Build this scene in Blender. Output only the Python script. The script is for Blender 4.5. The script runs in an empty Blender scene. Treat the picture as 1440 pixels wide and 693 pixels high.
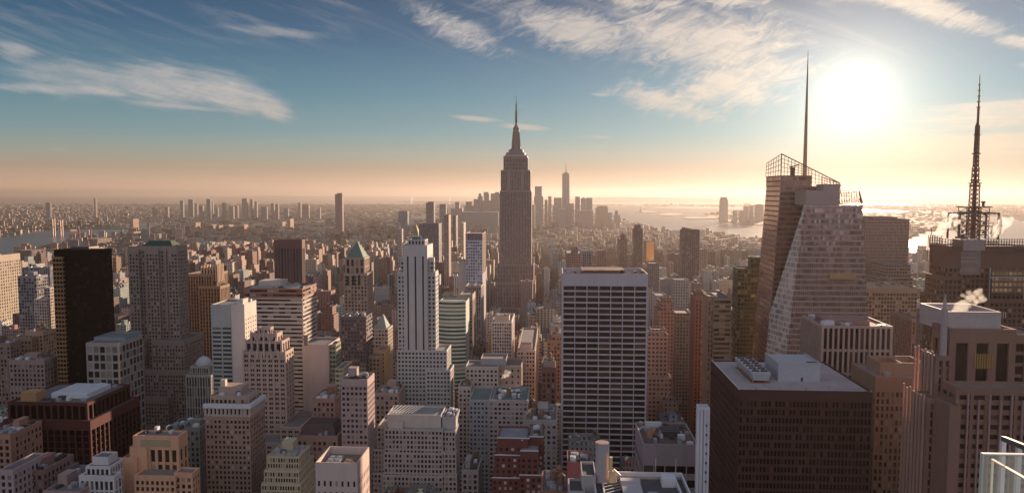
import bpy, math, random
import numpy as np
from mathutils import Vector, Matrix

scene = bpy.context.scene
C = scene.collection
R = math.radians
random.seed(7)

# ------------------------------------------------------------------ camera
F = 1040.0                       # focal length in photograph pixels (1440 wide)
YAW, PITCH, CAMZ = 3.30, 4.10, 260.0
cam_d = bpy.data.cameras.new('camera')
cam = bpy.data.objects.new('camera', cam_d); C.objects.link(cam)
cam.location = (0, 0, CAMZ)
cam.rotation_euler = (R(90 - PITCH), 0, R(YAW))
cam_d.sensor_width = 36; cam_d.lens = 36 * F / 1440
cam_d.clip_start = 0.5; cam_d.clip_end = 200000
scene.camera = cam
MROT = Matrix.Rotation(R(YAW), 3, 'Z') @ Matrix.Rotation(R(90 - PITCH), 3, 'X')
MINV = MROT.inverted()
def ray(px, py):
    return (MROT @ Vector(((px - 720) / F, (346.5 - py) / F, -1))).normalized()
def at(px, py, Y):               # point of the world plane y = Y seen at a photograph pixel
    d = ray(px, py); t = Y / d.y
    return Vector((d.x * t, Y, CAMZ + d.z * t))
def atz(px, py, z=0):            # point of the level plane z seen at a photograph pixel
    d = ray(px, py); t = (z - CAMZ) / d.z
    return Vector((d.x * t, d.y * t, z))
def proj(p):
    v = MINV @ (Vector(p) - Vector((0, 0, CAMZ)))
    return 720 + F * v.x / -v.z, 346.5 - F * v.y / -v.z

# ------------------------------------------------------------------ sun, sky
SUNV = ray(1203, 131)
SUN_EL = math.asin(SUNV.z); SUN_AZ = math.atan2(SUNV.x, SUNV.y)
sl = bpy.data.lights.new('sun', 'SUN'); sl.energy = 5.0; sl.angle = R(0.6); sl.color = (1.0, 0.72, 0.50)
so = bpy.data.objects.new('sun', sl); C.objects.link(so)
so.rotation_euler = (-SUNV).to_track_quat('-Z', 'Y').to_euler()
so.location = (0, 0, 900)

vs = scene.view_settings
vs.view_transform = 'Standard'; vs.look = 'None'; vs.gamma = 1.0; vs.use_curve_mapping = False
scene.render.engine = 'CYCLES'
cy = scene.cycles
cy.max_bounces = 5; cy.diffuse_bounces = 3; cy.glossy_bounces = 2; cy.transmission_bounces = 4
cy.volume_bounces = 0; cy.transparent_max_bounces = 12
cy.caustics_reflective = False; cy.caustics_refractive = False
cy.sample_clamp_indirect = 4; cy.use_denoising = True

class N:                          # a tiny maths layer over shader nodes
    tree = None
    def __init__(s, sock): s.s = sock
    @staticmethod
    def m(op, *a, clamp=False):
        n = N.tree.nodes.new('ShaderNodeMath'); n.operation = op; n.use_clamp = clamp
        for i, v in enumerate(a):
            if isinstance(v, N): N.tree.links.new(v.s, n.inputs[i])
            else: n.inputs[i].default_value = v
        return N(n.outputs[0])
    def __add__(s, o): return N.m('ADD', s, o)
    __radd__ = __add__
    def __sub__(s, o): return N.m('SUBTRACT', s, o)
    def __rsub__(s, o): return N.m('SUBTRACT', o, s)
    def __mul__(s, o): return N.m('MULTIPLY', s, o)
    __rmul__ = __mul__
    def __truediv__(s, o): return N.m('DIVIDE', s, o)
    def __rtruediv__(s, o): return N.m('DIVIDE', o, s)
    def __pow__(s, o): return N.m('POWER', s, o)
def nexp(a): return N.m('EXPONENT', a)
def nmax(a, b): return N.m('MAXIMUM', a, b)
def nmin(a, b): return N.m('MINIMUM', a, b)
def sat(a): return N.m('ADD', a, 0.0, clamp=True)
def smooth(a, lo, hi):
    t = N.m('DIVIDE', a - lo, hi - lo, clamp=True)
    return t * t * (3 - 2 * t)
def node(kind, **kw):
    n = N.tree.nodes.new(kind)
    for k, v in kw.items(): setattr(n, k, v)
    return n
def link(a, b): N.tree.links.new(a.s if isinstance(a, N) else a, b)
def comb(x, y, z):
    n = node('ShaderNodeCombineXYZ')
    for i, v in enumerate((x, y, z)):
        if isinstance(v, N): link(v, n.inputs[i])
        else: n.inputs[i].default_value = v
    return n.outputs[0]
def noise(vec, scale, detail=3, rough=0.55, dist=0.0, out=0):
    n = node('ShaderNodeTexNoise'); link(vec, n.inputs['Vector'])
    n.inputs['Scale'].default_value = scale; n.inputs['Detail'].default_value = detail
    n.inputs['Roughness'].default_value = rough; n.inputs['Distortion'].default_value = dist
    return N(n.outputs[out])
def mixc(f, a, b, blend='MIX'):
    n = node('ShaderNodeMix', data_type='RGBA', blend_type=blend)
    for v, i in ((f, 0), (a, 6), (b, 7)):
        if isinstance(v, (N, bpy.types.NodeSocket)): link(v, n.inputs[i])
        else: n.inputs[i].default_value = v if i == 0 else (*v, 1) if len(v) == 3 else v
    return n.outputs[2]
def ramp(f, stops, interp='LINEAR'):
    n = node('ShaderNodeValToRGB'); link(f, n.inputs[0]); cr = n.color_ramp; cr.interpolation = interp
    while len(cr.elements) < len(stops): cr.elements.new(0.5)
    for e, (p, c) in zip(cr.elements, stops): e.position = p; e.color = (*c, 1) if len(c) == 3 else c
    return n.outputs[0]

world = bpy.data.worlds.new('World'); scene.world = world; world.use_nodes = True
N.tree = world.node_tree
for n in list(N.tree.nodes): N.tree.nodes.remove(n)
geo = node('ShaderNodeTexCoord')
sep = node('ShaderNodeSeparateXYZ'); link(geo.outputs['Generated'], sep.inputs[0])
dx, dy, dz = (N(sep.outputs[i]) for i in range(3))
sky = node('ShaderNodeTexSky', sky_type='NISHITA', sun_disc=False)
sky.sun_elevation = SUN_EL; sky.sun_rotation = SUN_AZ
sky.altitude = 260; sky.air_density = 1.1; sky.dust_density = 1.6; sky.ozone_density = 2.5
# angle to the sun, drives the aureole
cosang = dx * SUNV.x + dy * SUNV.y + dz * SUNV.z
ang = N.m('ARCCOSINE', nmin(cosang, 0.99999)) * 57.2958
elev = N.m('ARCSINE', dz) * 57.2958
EXPO, SKY_STR = 1.4, 0.06
vs.exposure = EXPO
KS = 1 / (2 ** EXPO * SKY_STR)                    # one unit of display light in sky units
# clear air graded by height: rose at the horizon, teal, then deep blue, blended with the sky texture
air = ramp(sat((elev + 1) / 21.0), [(0.0, (1.3, 0.72, 0.48)), (0.055, (1.05, 0.61, 0.42)), (0.09, (0.78, 0.51, 0.37)), (0.135, (0.55, 0.41, 0.31)), (0.19, (0.40, 0.43, 0.39)), (0.26, (0.25, 0.39, 0.43)), (0.40, (0.13, 0.28, 0.385)), (0.60, (0.05, 0.14, 0.265)), (0.78, (0.035, 0.085, 0.18)), (1.0, (0.04, 0.065, 0.15))])
def vec(op, a, b):
    n = node('ShaderNodeVectorMath', operation=op)
    for i, v in enumerate((a, b)):
        if isinstance(v, (N, bpy.types.NodeSocket)): link(v, n.inputs[i])
        else: n.inputs[i].default_value = v
    return n.outputs[0]
base = vec('DIVIDE', sky.outputs[0], vec('ADD', vec('MULTIPLY', sky.outputs[0], (0.16, 0.155, 0.15)), (1, 1, 1)))
side = 1 + 0.9 * nexp(0 - ang / 26.0)
base = mixc(0.93, base, vec('MULTIPLY', air, comb(side * (KS * 0.72), side * (KS * 0.74), side * (KS * 0.72))))
# added fill: brightened, mottled sky opposite the sun to light the shaded fronts
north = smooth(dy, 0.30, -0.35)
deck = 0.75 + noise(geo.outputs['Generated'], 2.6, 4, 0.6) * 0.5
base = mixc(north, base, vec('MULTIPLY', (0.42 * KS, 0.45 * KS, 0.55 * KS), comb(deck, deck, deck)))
# high thin cirrus laid out on a gnomonic map of the southern sky
up = smooth(dy, 0.02, 0.2)
yy = nmax(dy, 0.05)
U = 780 + F * dx / yy            # direction map units
V = 272 - F * dz / yy
def rot(cx, cy, deg):
    c, s = math.cos(R(deg)), math.sin(R(deg))
    a, b = U - cx, V - cy
    return a * c + b * s, b * c - a * s
def ell(cx, cy, deg, rx, ry):
    a, b = rot(cx, cy, deg)
    a = a / rx; b = b / ry
    return nexp(0 - (a * a + b * b))
def streak(deg, sx, sy, detail=5, seed=0.0, dist=0.6, rough=0.6):
    a, b = rot(0, 0, deg)
    return noise(comb(a / sx, b / sy, seed), 1.0, detail, rough, dist)
nL = streak(13, 150, 26, seed=1.3, detail=6)
nLf = streak(16, 60, 9, seed=4.1)
nR = streak(-12, 90, 34, seed=2.2, detail=7, dist=0.9)
nRf = streak(28, 34, 12, seed=5.7, detail=6)
nH = streak(-2, 170, 11, seed=7.7, detail=5, dist=0.3)
nT = streak(20, 200, 22, seed=9.1, detail=6)
clouds = []
# wedge cloud at the left: broad streaked body that brightens towards a rounded tip
wedge = nmax(nmax(ell(312, 127, 15, 88, 31), ell(372, 149, 20, 46, 17)), nmax(ell(215, 115, 8, 120, 38) * 0.92, ell(110, 108, 5, 140, 34) * 0.82))
wtex = streak(12, 70, 10, seed=31.0, detail=7, dist=0.5)
tip = 0.62 + smooth(U, 60, 330) * 0.38
clouds.append(smooth(wedge + (nL - 0.5) * 0.5 + (wtex - 0.5) * 0.7, 0.22, 0.95) * tip)
clouds.append(smooth(nmax(ell(60, 122, 3, 170, 9), ell(5, 68, 12, 40, 16)) + (nLf - 0.5) * 1.1, 0.30, 1.0) * 0.75)
clouds.append(smooth(ell(240, 148, 6, 100, 5) + (nLf - 0.5) * 0.6, 0.40, 1.0) * 0.6)
# large broken cirrus right of the middle
big = nmax(nmax(ell(985, 66, 10, 165, 58), ell(800, 45, 16, 130, 36)), nmax(ell(1030, 118, -14, 115, 44), ell(930, 148, 14, 90, 22)))
big = nmax(big, ell(640, 45, 24, 100, 26) * 0.75)
btex = streak(-22, 44, 16, seed=21.0, detail=8, dist=1.4, rough=0.68)
clouds.append(smooth(big * 0.95 + (nR - 0.5) * 1.0 + (btex - 0.5) * 1.15, 0.26, 1.02) * 0.95)
clouds.append(smooth(nmax(ell(900, 12, 8, 70, 12), ell(1010, 8, 4, 80, 16)) + (btex - 0.5) * 1.5, 0.42, 1.0) * 0.85)
clouds.append(smooth(nmax(nmax(ell(1290, 30, 18, 120, 24), ell(1230, 8, 0, 120, 16)), ell(1405, 72, 8, 55, 13)) * 1.1 + (nR - 0.5) * 0.9 + (btex - 0.5) * 0.9, 0.42, 1.05) * 0.9)
clouds.append(smooth(nmax(ell(1400, 165, -6, 190, 28), nmax(ell(1440, 105, 10, 50, 9), ell(1330, 205, -2, 220, 22))) + (nH - 0.5) * 1.3, 0.26, 0.95) * 0.85)
# two small lens clouds beside the mast, scraps elsewhere
clouds.append(smooth(nmax(ell(668, 168, 6, 42, 5.0), ell(738, 180, 4, 46, 5.5)) + (nLf - 0.5) * 0.9, 0.36, 0.95) * 0.75)
clouds.append(smooth(nmax(nmax(ell(842, 136, 3, 20, 4), ell(838, 194, 2, 36, 3.5)), nmax(ell(60, 208, 2, 26, 3), ell(380, 45, 6, 110, 10))) + (nLf - 0.5) * 0.9, 0.42, 1.0) * 0.40)
clouds.append(smooth(nT, 0.46, 0.80) * smooth(V, 150, 10) * 0.30)
low = streak(-1, 320, 7, seed=12.0, detail=4, dist=0.2)
clouds.append(smooth(low, 0.45, 0.75) * smooth(V, 175, 225) * smooth(V, 272, 258) * 0.22)
inv = None
for c in clouds:
    t = 1 - c
    inv = t if inv is None else inv * t
cover = (1 - inv) * up
glow_w = nexp(0 - ang / 16.0)
ccol = mixc(sat(glow_w * 1.3), (0.70, 0.66, 0.64), (1.2, 1.02, 0.84))
ccol = mixc(smooth(V, 120, 250), ccol, mixc(1.0, ccol, (1.05, 0.88, 0.70), 'MULTIPLY'))
ccol = mixc(1.0, ccol, (KS * 0.72,) * 3, 'MULTIPLY')
skyc = mixc(cover * (0.70 + smooth(btex + (wtex - 0.5), 0.3, 0.75) * 0.24), base, ccol)
# aureole of the low sun seen through thin cloud
g1 = nexp(0 - (ang / 1.7) * (ang / 1.7)) * (0.45 * KS)
g2 = nexp(0 - ang / 3.1) * (0.80 * KS)
g3 = nexp(0 - ang / 8.0) * (0.44 * KS)
def scale(c, f):
    n = node('ShaderNodeVectorMath', operation='SCALE'); n.inputs[0].default_value = c; link(f, n.inputs['Scale']); return n.outputs[0]
def addc(a, b):
    n = node('ShaderNodeVectorMath', operation='ADD'); link(a, n.inputs[0]); link(b, n.inputs[1]); return n.outputs[0]
skyc = addc(skyc, addc(scale((1.0, 0.9, 0.72), g1), addc(scale((1.0, 0.86, 0.62), g2), scale((1.0, 0.78, 0.52), g3))))
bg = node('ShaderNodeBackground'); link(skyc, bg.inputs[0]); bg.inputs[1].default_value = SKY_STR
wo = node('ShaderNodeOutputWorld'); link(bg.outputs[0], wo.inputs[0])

# ------------------------------------------------------------------ materials
MATS = {}
def newmat(name):
    m = bpy.data.materials.new(name); m.use_nodes = True; N.tree = m.node_tree
    return m, N.tree.nodes['Principled BSDF']
def setin(p, k, v):
    if isinstance(v, (N, bpy.types.NodeSocket)): link(v, p.inputs[k])
    else: p.inputs[k].default_value = (*v, 1) if isinstance(v, tuple) and len(v) == 3 else v
def wallmat(col, rough=0.85, var=0.38, name='masonry', metal=0.0):
    key = (name, col, rough)
    if key in MATS: return MATS[key]
    m, p = newmat(name)
    tc = node('ShaderNodeNewGeometry')
    pos = tc.outputs['Position']
    mp = node('ShaderNodeMapping'); link(pos, mp.inputs[0]); mp.inputs['Scale'].default_value = (0.35, 0.35, 0.05)
    a = noise(mp.outputs[0], 1.0, 4, 0.6)                      # rain streaks
    b = noise(pos, 0.06, 3, 0.5)                               # broad weathering
    c = noise(pos, 1.3, 3, 0.6)
    f = 1 - var + (a * 0.45 + b * 0.35 + c * 0.2) * (2 * var)
    n = node('ShaderNodeVectorMath', operation='SCALE'); n.inputs[0].default_value = col; link(f, n.inputs['Scale'])
    setin(p, 'Base Color', n.outputs[0]); setin(p, 'Roughness', rough); setin(p, 'Metallic', metal); setin(p, 'Specular IOR Level', 0.2 if max(col) > 0.05 else 0.02)
    MATS[key] = m; return m
def tilt(rnd_col, amount):
    """every pane hangs a little out of true, so neighbours mirror different patches of sky"""
    g = node('ShaderNodeNewGeometry')
    a = vec('SUBTRACT', rnd_col, (0.5, 0.5, 0.5)); a = vec('MULTIPLY', a, (amount, amount, amount))
    return vec('NORMALIZE', vec('ADD', g.outputs['Normal'], a), (0, 0, 0))
def glassmat(col=(0.02, 0.022, 0.028), blind=(0.36, 0.32, 0.27), frac=0.30, rough=0.12, spec=0.28, name='window_glass', metal=0.0):
    key = (name, col, blind, frac, rough, metal, spec)
    if key in MATS: return MATS[key]
    m, p = newmat(name)
    g = node('ShaderNodeNewGeometry'); oi = node('ShaderNodeObjectInfo')
    r = N.m('FRACT', N(g.outputs['Random Per Island']) * 7.31 + N(oi.outputs['Random']) * 3.17)
    r2 = N.m('FRACT', r * 57.7)
    isb = N.m('LESS_THAN', r, frac)
    colr = mixc(isb * (0.35 + r2 * 0.65), mixc(r2, tuple(c * 0.5 for c in col), tuple(c * 1.6 for c in col)), blind)
    setin(p, 'Base Color', colr); setin(p, 'Roughness', rough + isb * 0.15 + r2 * 0.10)
    setin(p, 'Specular IOR Level', spec); setin(p, 'Metallic', metal)
    wn = node('ShaderNodeTexWhiteNoise'); link(comb(r, r2, 0.3), wn.inputs[0]); setin(p, 'Normal', tilt(wn.outputs[1], 0.10))
    MATS[key] = m; return m
def curtain(wall, glass, bw=1.6, fh=3.9, ph=0.25, sh=0.4, name='curtain_wall', rough=0.18, metal=0.0, blind=0.15, attr=False):
    """facade pattern in the surface: floors and bays counted along the wall, for small or slanting faces"""
    key = (name, wall, glass, bw, fh, ph, sh, rough, attr)
    if key in MATS: return MATS[key]
    m, p = newmat(name)
    g = node('ShaderNodeNewGeometry')
    ps = node('ShaderNodeSeparateXYZ'); link(g.outputs['Position'], ps.inputs[0])
    ns = node('ShaderNodeSeparateXYZ'); link(g.outputs['True Normal'], ns.inputs[0])
    x, y, z = (N(ps.outputs[i]) for i in range(3))
    nx, nz = N.m('ABSOLUTE', N(ns.outputs[0])), N.m('ABSOLUTE', N(ns.outputs[2]))
    side = N.m('GREATER_THAN', nx, 0.7)
    u = x * (1 - side) + y * side
    if attr:
        at_ = node('ShaderNodeAttribute', attribute_name='tone'); seed = N(at_.outputs['Alpha'])
        wallc = at_.outputs['Color']
        bwn = 2.2 + seed * 3.0; fhn = 3.1 + N.m('FRACT', seed * 17.3) * 0.9
        wid = 0.30 + N.m('FRACT', seed * 7.7) * 0.25
        tall = 0.42 + N.m('FRACT', seed * 29.1) * 0.2
    else:
        seed = 0.37; wallc = wall; bwn = bw; fhn = fh; wid = 1 - ph; tall = 1 - sh
    cu, cz = u / bwn, z / fhn
    fu, fz = N.m('FRACT', cu), N.m('FRACT', cz)
    win = N.m('LESS_THAN', fu, wid) * N.m('LESS_THAN', fz, tall) * N.m('LESS_THAN', nz, 0.4)
    wn = node('ShaderNodeTexWhiteNoise'); link(comb(N.m('FLOOR', cu), N.m('FLOOR', cz), seed), wn.inputs[0])
    r = N(wn.outputs[0]); isb = N.m('LESS_THAN', r, blind)
    if not attr: setin(p, 'Normal', tilt(wn.outputs[1], 0.05))
    gl = mixc(isb * 0.8, mixc(r, tuple(c * 0.4 for c in glass), tuple(c * 1.5 for c in glass)), (0.26, 0.23, 0.20))
    wv = noise(g.outputs['Position'], 0.12, 4, 0.6)
    n = node('ShaderNodeVectorMath', operation='SCALE')
    if attr: link(wallc, n.inputs[0])
    else: n.inputs[0].default_value = wallc
    link(0.72 + wv * 0.56, n.inputs['Scale'])
    roofc = mixc(noise(g.outputs['Position'], 0.3, 2), (0.06, 0.055, 0.055), (0.26, 0.24, 0.22))
    wc = mixc(N.m('GREATER_THAN', nz, 0.7), n.outputs[0], roofc) if attr else n.outputs[0]
    setin(p, 'Base Color', mixc(win, wc, gl))
    setin(p, 'Roughness', win * (rough - 0.85) + 0.85); setin(p, 'Metallic', win * metal); setin(p, 'Specular IOR Level', 0.3)
    MATS[key] = m; return m
def plain(name, col, rough=0.6, metal=0.0):
    key = (name, col, rough, metal)
    if key in MATS: return MATS[key]
    m, p = newmat(name)
    g = node('ShaderNodeNewGeometry'); f = 0.8 + noise(g.outputs['Position'], 0.7, 4) * 0.4
    n = node('ShaderNodeVectorMath', operation='SCALE'); n.inputs[0].default_value = col; link(f, n.inputs['Scale'])
    setin(p, 'Base Color', n.outputs[0]); setin(p, 'Roughness', rough); setin(p, 'Metallic', metal)
    MATS[key] = m; return m
def roofmat(col):
    key = ('roofing', col)
    if key in MATS: return MATS[key]
    m, p = newmat('roofing')
    g = node('ShaderNodeNewGeometry')
    a = noise(g.outputs['Position'], 0.12, 4, 0.6); b = noise(g.outputs['Position'], 0.9, 3, 0.7)
    n = node('ShaderNodeVectorMath', operation='SCALE'); n.inputs[0].default_value = col
    link(0.45 + a * 0.7 + b * 0.4, n.inputs['Scale'])
    setin(p, 'Base Color', n.outputs[0]); setin(p, 'Roughness', 0.9)
    MATS[key] = m; return m

# ------------------------------------------------------------------ mesh building
BOXF = ((0, 3, 2, 1), (4, 5, 6, 7), (0, 1, 5, 4), (1, 2, 6, 5), (2, 3, 7, 6), (3, 0, 4, 7))
class MB:
    def __init__(s): s.v = []; s.f = []; s.c = []
    def box(s, x0, x1, y0, y1, z0, z1, tone=None):
        b = len(s.v)
        s.v += [(x0, y0, z0), (x1, y0, z0), (x1, y1, z0), (x0, y1, z0), (x0, y0, z1), (x1, y0, z1), (x1, y1, z1), (x0, y1, z1)]
        s.f += [tuple(b + i for i in q) for q in BOXF]
        if tone: s.c += [tone] * 6
        return s
    def poly(s, pts):
        b = len(s.v); s.v += [tuple(p) for p in pts]; s.f.append(tuple(range(b, b + len(pts)))); return s
    def loft(s, lo, hi, tone=None):
        """two rings of the same number of points, counter-clockwise seen from above"""
        b = len(s.v); n = len(lo)
        s.v += [tuple(p) for p in lo] + [tuple(p) for p in hi]
        s.f += [(b + i, b + (i + 1) % n, b + n + (i + 1) % n, b + n + i) for i in range(n)]
        s.f.append(tuple(b + n + i for i in range(n))); s.f.append(tuple(b + n - 1 - i for i in range(n)))
        if tone: s.c += [tone] * (n + 2)
        return s
    def cyl(s, x, y, z0, z1, r0, r1=None, n=12, tone=None, ph=0.0):
        r1 = r0 if r1 is None else r1
        ring = lambda r, z: [(x + r * math.cos(ph + 2 * math.pi * i / n), y + r * math.sin(ph + 2 * math.pi * i / n), z) for i in range(n)]
        return s.loft(ring(r0, z0), ring(max(r1, 0.02), z1), tone)
    def bar(s, a, b, r, n=4, r1=None):
        a, b = Vector(a), Vector(b); d = (b - a)
        if d.length < 1e-6: return s
        q = d.to_track_quat('Z', 'Y'); r1 = r if r1 is None else r1
        ring = lambda c, rr: [tuple(c + q @ Vector((rr * math.cos(math.pi / 4 + 2 * math.pi * i / n), rr * math.sin(math.pi / 4 + 2 * math.pi * i / n), 0))) for i in range(n)]
        return s.loft(ring(a, r), ring(b, r1))
    def build(s, name, mat, parent=None, smooth=False):
        if not s.v: return None
        me = bpy.data.meshes.new(name)
        o = Vector(parent.matrix_world.translation) if parent else Vector((0, 0, 0))
        if parent is not None: o = Vector(ORG[parent.name])
        me.from_pydata([(a - o.x, b - o.y, c - o.z) for a, b, c in s.v], [], s.f)
        if s.c:
            at_ = me.color_attributes.new('tone', 'FLOAT_COLOR', 'CORNER')
            arr = []
            for f, c in zip(s.f, s.c): arr += list(c) * len(f)
            at_.data.foreach_set('color', arr)
        if smooth:
            for p in me.polygons: p.use_smooth = True
        me.materials.append(mat)
        ob = bpy.data.objects.new(name, me); C.objects.link(ob)
        if parent: ob.parent = parent
        ORG[ob.name] = o
        return ob
    def top(s, name, mat, label, cat, group=None, kind=None):
        """one mesh that is a whole thing, its origin at its base centre"""
        xs, ys, zs = zip(*s.v)
        o = Vector(((min(xs) + max(xs)) / 2, (min(ys) + max(ys)) / 2, min(zs)))
        e = MB(); e.v = [(a - o.x, b - o.y, c - o.z) for a, b, c in s.v]; e.f = s.f; e.c = s.c
        ob = e.build(name, mat); ob.location = o; ORG[ob.name] = o
        tag(ob, label, cat, group, kind); return ob
ORG = {}
LABELS = {}
def tag(o, label=None, cat=None, group=None, kind=None):
    if label: o['label'] = label
    if cat: o['category'] = cat
    if group: o['group'] = group
    if kind: o['kind'] = kind
def thing(name, label, cat, loc, group=None):
    o = bpy.data.objects.new(name, None); C.objects.link(o); o.location = loc; o.empty_display_size = 5
    ORG[o.name] = Vector(loc); tag(o, label, cat, group); return o
# ------------------------------------------------------------------ ground, water, hills, haze
def flat(name, pts, z, mat, kind='structure', parent=None):
    m = MB(); m.poly([(p[0], p[1], z) for p in pts]); o = m.build(name, mat); o['kind'] = kind; return o
m, p = newmat('city_ground')
g = node('ShaderNodeNewGeometry'); a = noise(g.outputs['Position'], 0.004, 6, 0.65); b = noise(g.outputs['Position'], 0.03, 4, 0.7)
setin(p, 'Base Color', ramp(a * 0.5 + b * 0.5, [(0.3, (0.03, 0.028, 0.028)), (0.5, (0.07, 0.06, 0.055)), (0.62, (0.17, 0.13, 0.11)), (0.75, (0.30, 0.24, 0.2))])); setin(p, 'Roughness', 0.9)
M_ground = m
S = 60000
flat('ground', [(-S, -S), (S, -S), (S, S), (-S, S)], 0, M_ground)
m, p = newmat('water_surface')
g = node('ShaderNodeNewGeometry'); w = noise(g.outputs['Position'], 0.02, 6, 0.7)
setin(p, 'Base Color', (0.03, 0.045, 0.05)); setin(p, 'Roughness', 0.28); setin(p, 'IOR', 1.33)
bp = node('ShaderNodeBump'); bp.inputs['Strength'].default_value = 0.35; bp.inputs['Distance'].default_value = 3.0
link(w, bp.inputs['Height']); link(bp.outputs[0], p.inputs['Normal'])
M_water = m
def gpts(l, z): return [atz(x, y, z) for x, y in l]
WATER = {
 'east_river_water': [(-90, 352), (-40, 338), (0, 334), (40, 328), (70, 324), (112, 321.5), (150, 320), (200, 318), (240, 319), (246, 321), (205, 323), (190, 327), (178, 330), (150, 334), (128, 336), (96, 340), (85, 345), (62, 352), (40, 358), (0, 368), (-60, 380)],
 'river_bend_water': [(168, 316.6), (200, 315.2), (240, 315.6), (262, 317.5), (235, 318.6), (190, 318.4)],
 'harbour_water': [(780, 291), (862, 289.5), (940, 289.6), (1010, 290.4), (1090, 291), (1200, 294), (1300, 297), (1420, 306), (1500, 330), (1440, 362), (1312, 366), (1277, 357), (1215, 350), (1130, 346), (1092, 341), (1060, 336), (1020, 330), (975, 331), (940, 327), (915, 321), (885, 312), (866, 306), (820, 299)],
 'inlet_water': [(1196, 286.4), (1240, 287.0), (1345, 290.2), (1440, 292.2), (1440, 293.0), (1345, 291.6), (1240, 288.8), (1196, 287.6)],
 'bay_water': [(560, 284.5), (640, 283.4), (700, 283.8), (700, 286.8), (640, 287.5), (600, 286.6)],
 'river_mouth_water': [(572, 305), (604, 302.6), (618, 303.5), (606, 308), (580, 308.5)],
}
WP = {}
for nm, pl in WATER.items():
    P_ = gpts(pl, 0.6); WP[nm] = [(q.x, q.y) for q in P_]
    flat(nm, WP[nm][::-1], 0.6, M_water)
M_land = plain('island_scrub', (0.10, 0.085, 0.07), 0.95)
def island(name, px, z=1.2, h=7):
    pts = gpts(px, z)[::-1]; m = MB(); lo = [(q.x, q.y, 0.2) for q in pts]
    cx = sum(q.x for q in pts) / len(pts); cy_ = sum(q.y for q in pts) / len(pts)
    hi = [(cx + (q.x - cx) * .94, cy_ + (q.y - cy_) * .94, h) for q in pts]
    m.loft(lo, hi); o = m.build(name, M_land); o['kind'] = 'structure'; return o
island('far_shore_land', [(905, 292.2), (960, 291.5), (1030, 292.5), (1096, 294), (1092, 296), (1010, 294.4), (940, 293.6)])
island('liberty_island_land', [(893, 298.3), (905, 297.4), (925, 298.2), (930, 299.4), (905, 299.6)])
island('governors_island_land', [(922, 302.2), (938, 300.2), (955, 300.6), (962, 302.4), (945, 303.6), (930, 303.4)])
island('ellis_island_land', [(957, 307.2), (968, 305.6), (990, 306.2), (1006, 305), (1012, 307.5), (985, 308.4), (968, 308.4)])
island('jersey_pier_land', [(985, 301), (1010, 298), (1290, 299), (1420, 318), (1300, 326), (1275, 338), (1215, 330), (1160, 322), (1100, 318), (1060, 317), (1030, 313), (1010, 312), (1008, 307)])
ISL = [[(q.x, q.y) for q in gpts([(985, 301), (1010, 298), (1290, 299), (1420, 318), (1300, 326), (1275, 338), (1215, 330), (1160, 322), (1100, 318), (1060, 317), (1030, 313), (1010, 312), (1008, 307)], 0)]]
# low ridges on the horizon
def ridge(name, Y, prof, depth):
    m = MB(); a = [at(x, y, Y) for x, y in prof]
    for q in a: q.z = max(q.z, 3)
    n = len(a)
    for i in range(n - 1):
        p0, p1 = a[i], a[i + 1]
        b0, b1 = (p0.x * 1.0, Y - depth, 0), (p1.x * 1.0, Y - depth, 0)
        c0, c1 = (p0.x, Y + depth, 0), (p1.x, Y + depth, 0)
        m.poly([b0, b1, p1, p0]); m.poly([p0, p1, c1, c0])
    o = m.build(name, plain('wooded_ridge', (0.05, 0.055, 0.05), 0.95)); o['kind'] = 'structure'
ridge('staten_hills', 24000, [(720, 284), (800, 280.5), (835, 277.6), (880, 277), (940, 277.6), (1000, 278.4), (1080, 279.5), (1180, 280.5), (1280, 281), (1400, 281.5), (1600, 282)], 2500)
ridge('navesink_hills', 42000, [(300, 280), (330, 276), (380, 275.4), (430, 275.8), (470, 276), (560, 276.4), (680, 276.2), (760, 277), (840, 279)], 3000)

m = bpy.data.materials.new('air'); m.use_nodes = True; N.tree = m.node_tree
for n in list(N.tree.nodes): N.tree.nodes.remove(n)
pv = node('ShaderNodeVolumePrincipled'); pv.inputs['Color'].default_value = (0.33, 0.30, 0.29, 1)
pv.inputs['Density'].default_value = HAZE_D = 3.9e-5; pv.inputs['Anisotropy'].default_value = 0.52
om = node('ShaderNodeOutputMaterial'); link(pv.outputs[0], om.inputs['Volume'])
hz = MB(); hz.box(-61000, 61000, -61000, 61000, -1, 445); ho = hz.build('haze', m); ho['kind'] = 'stuff'
ho['label'] = 'pale warm haze filling the air over the whole city'
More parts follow.
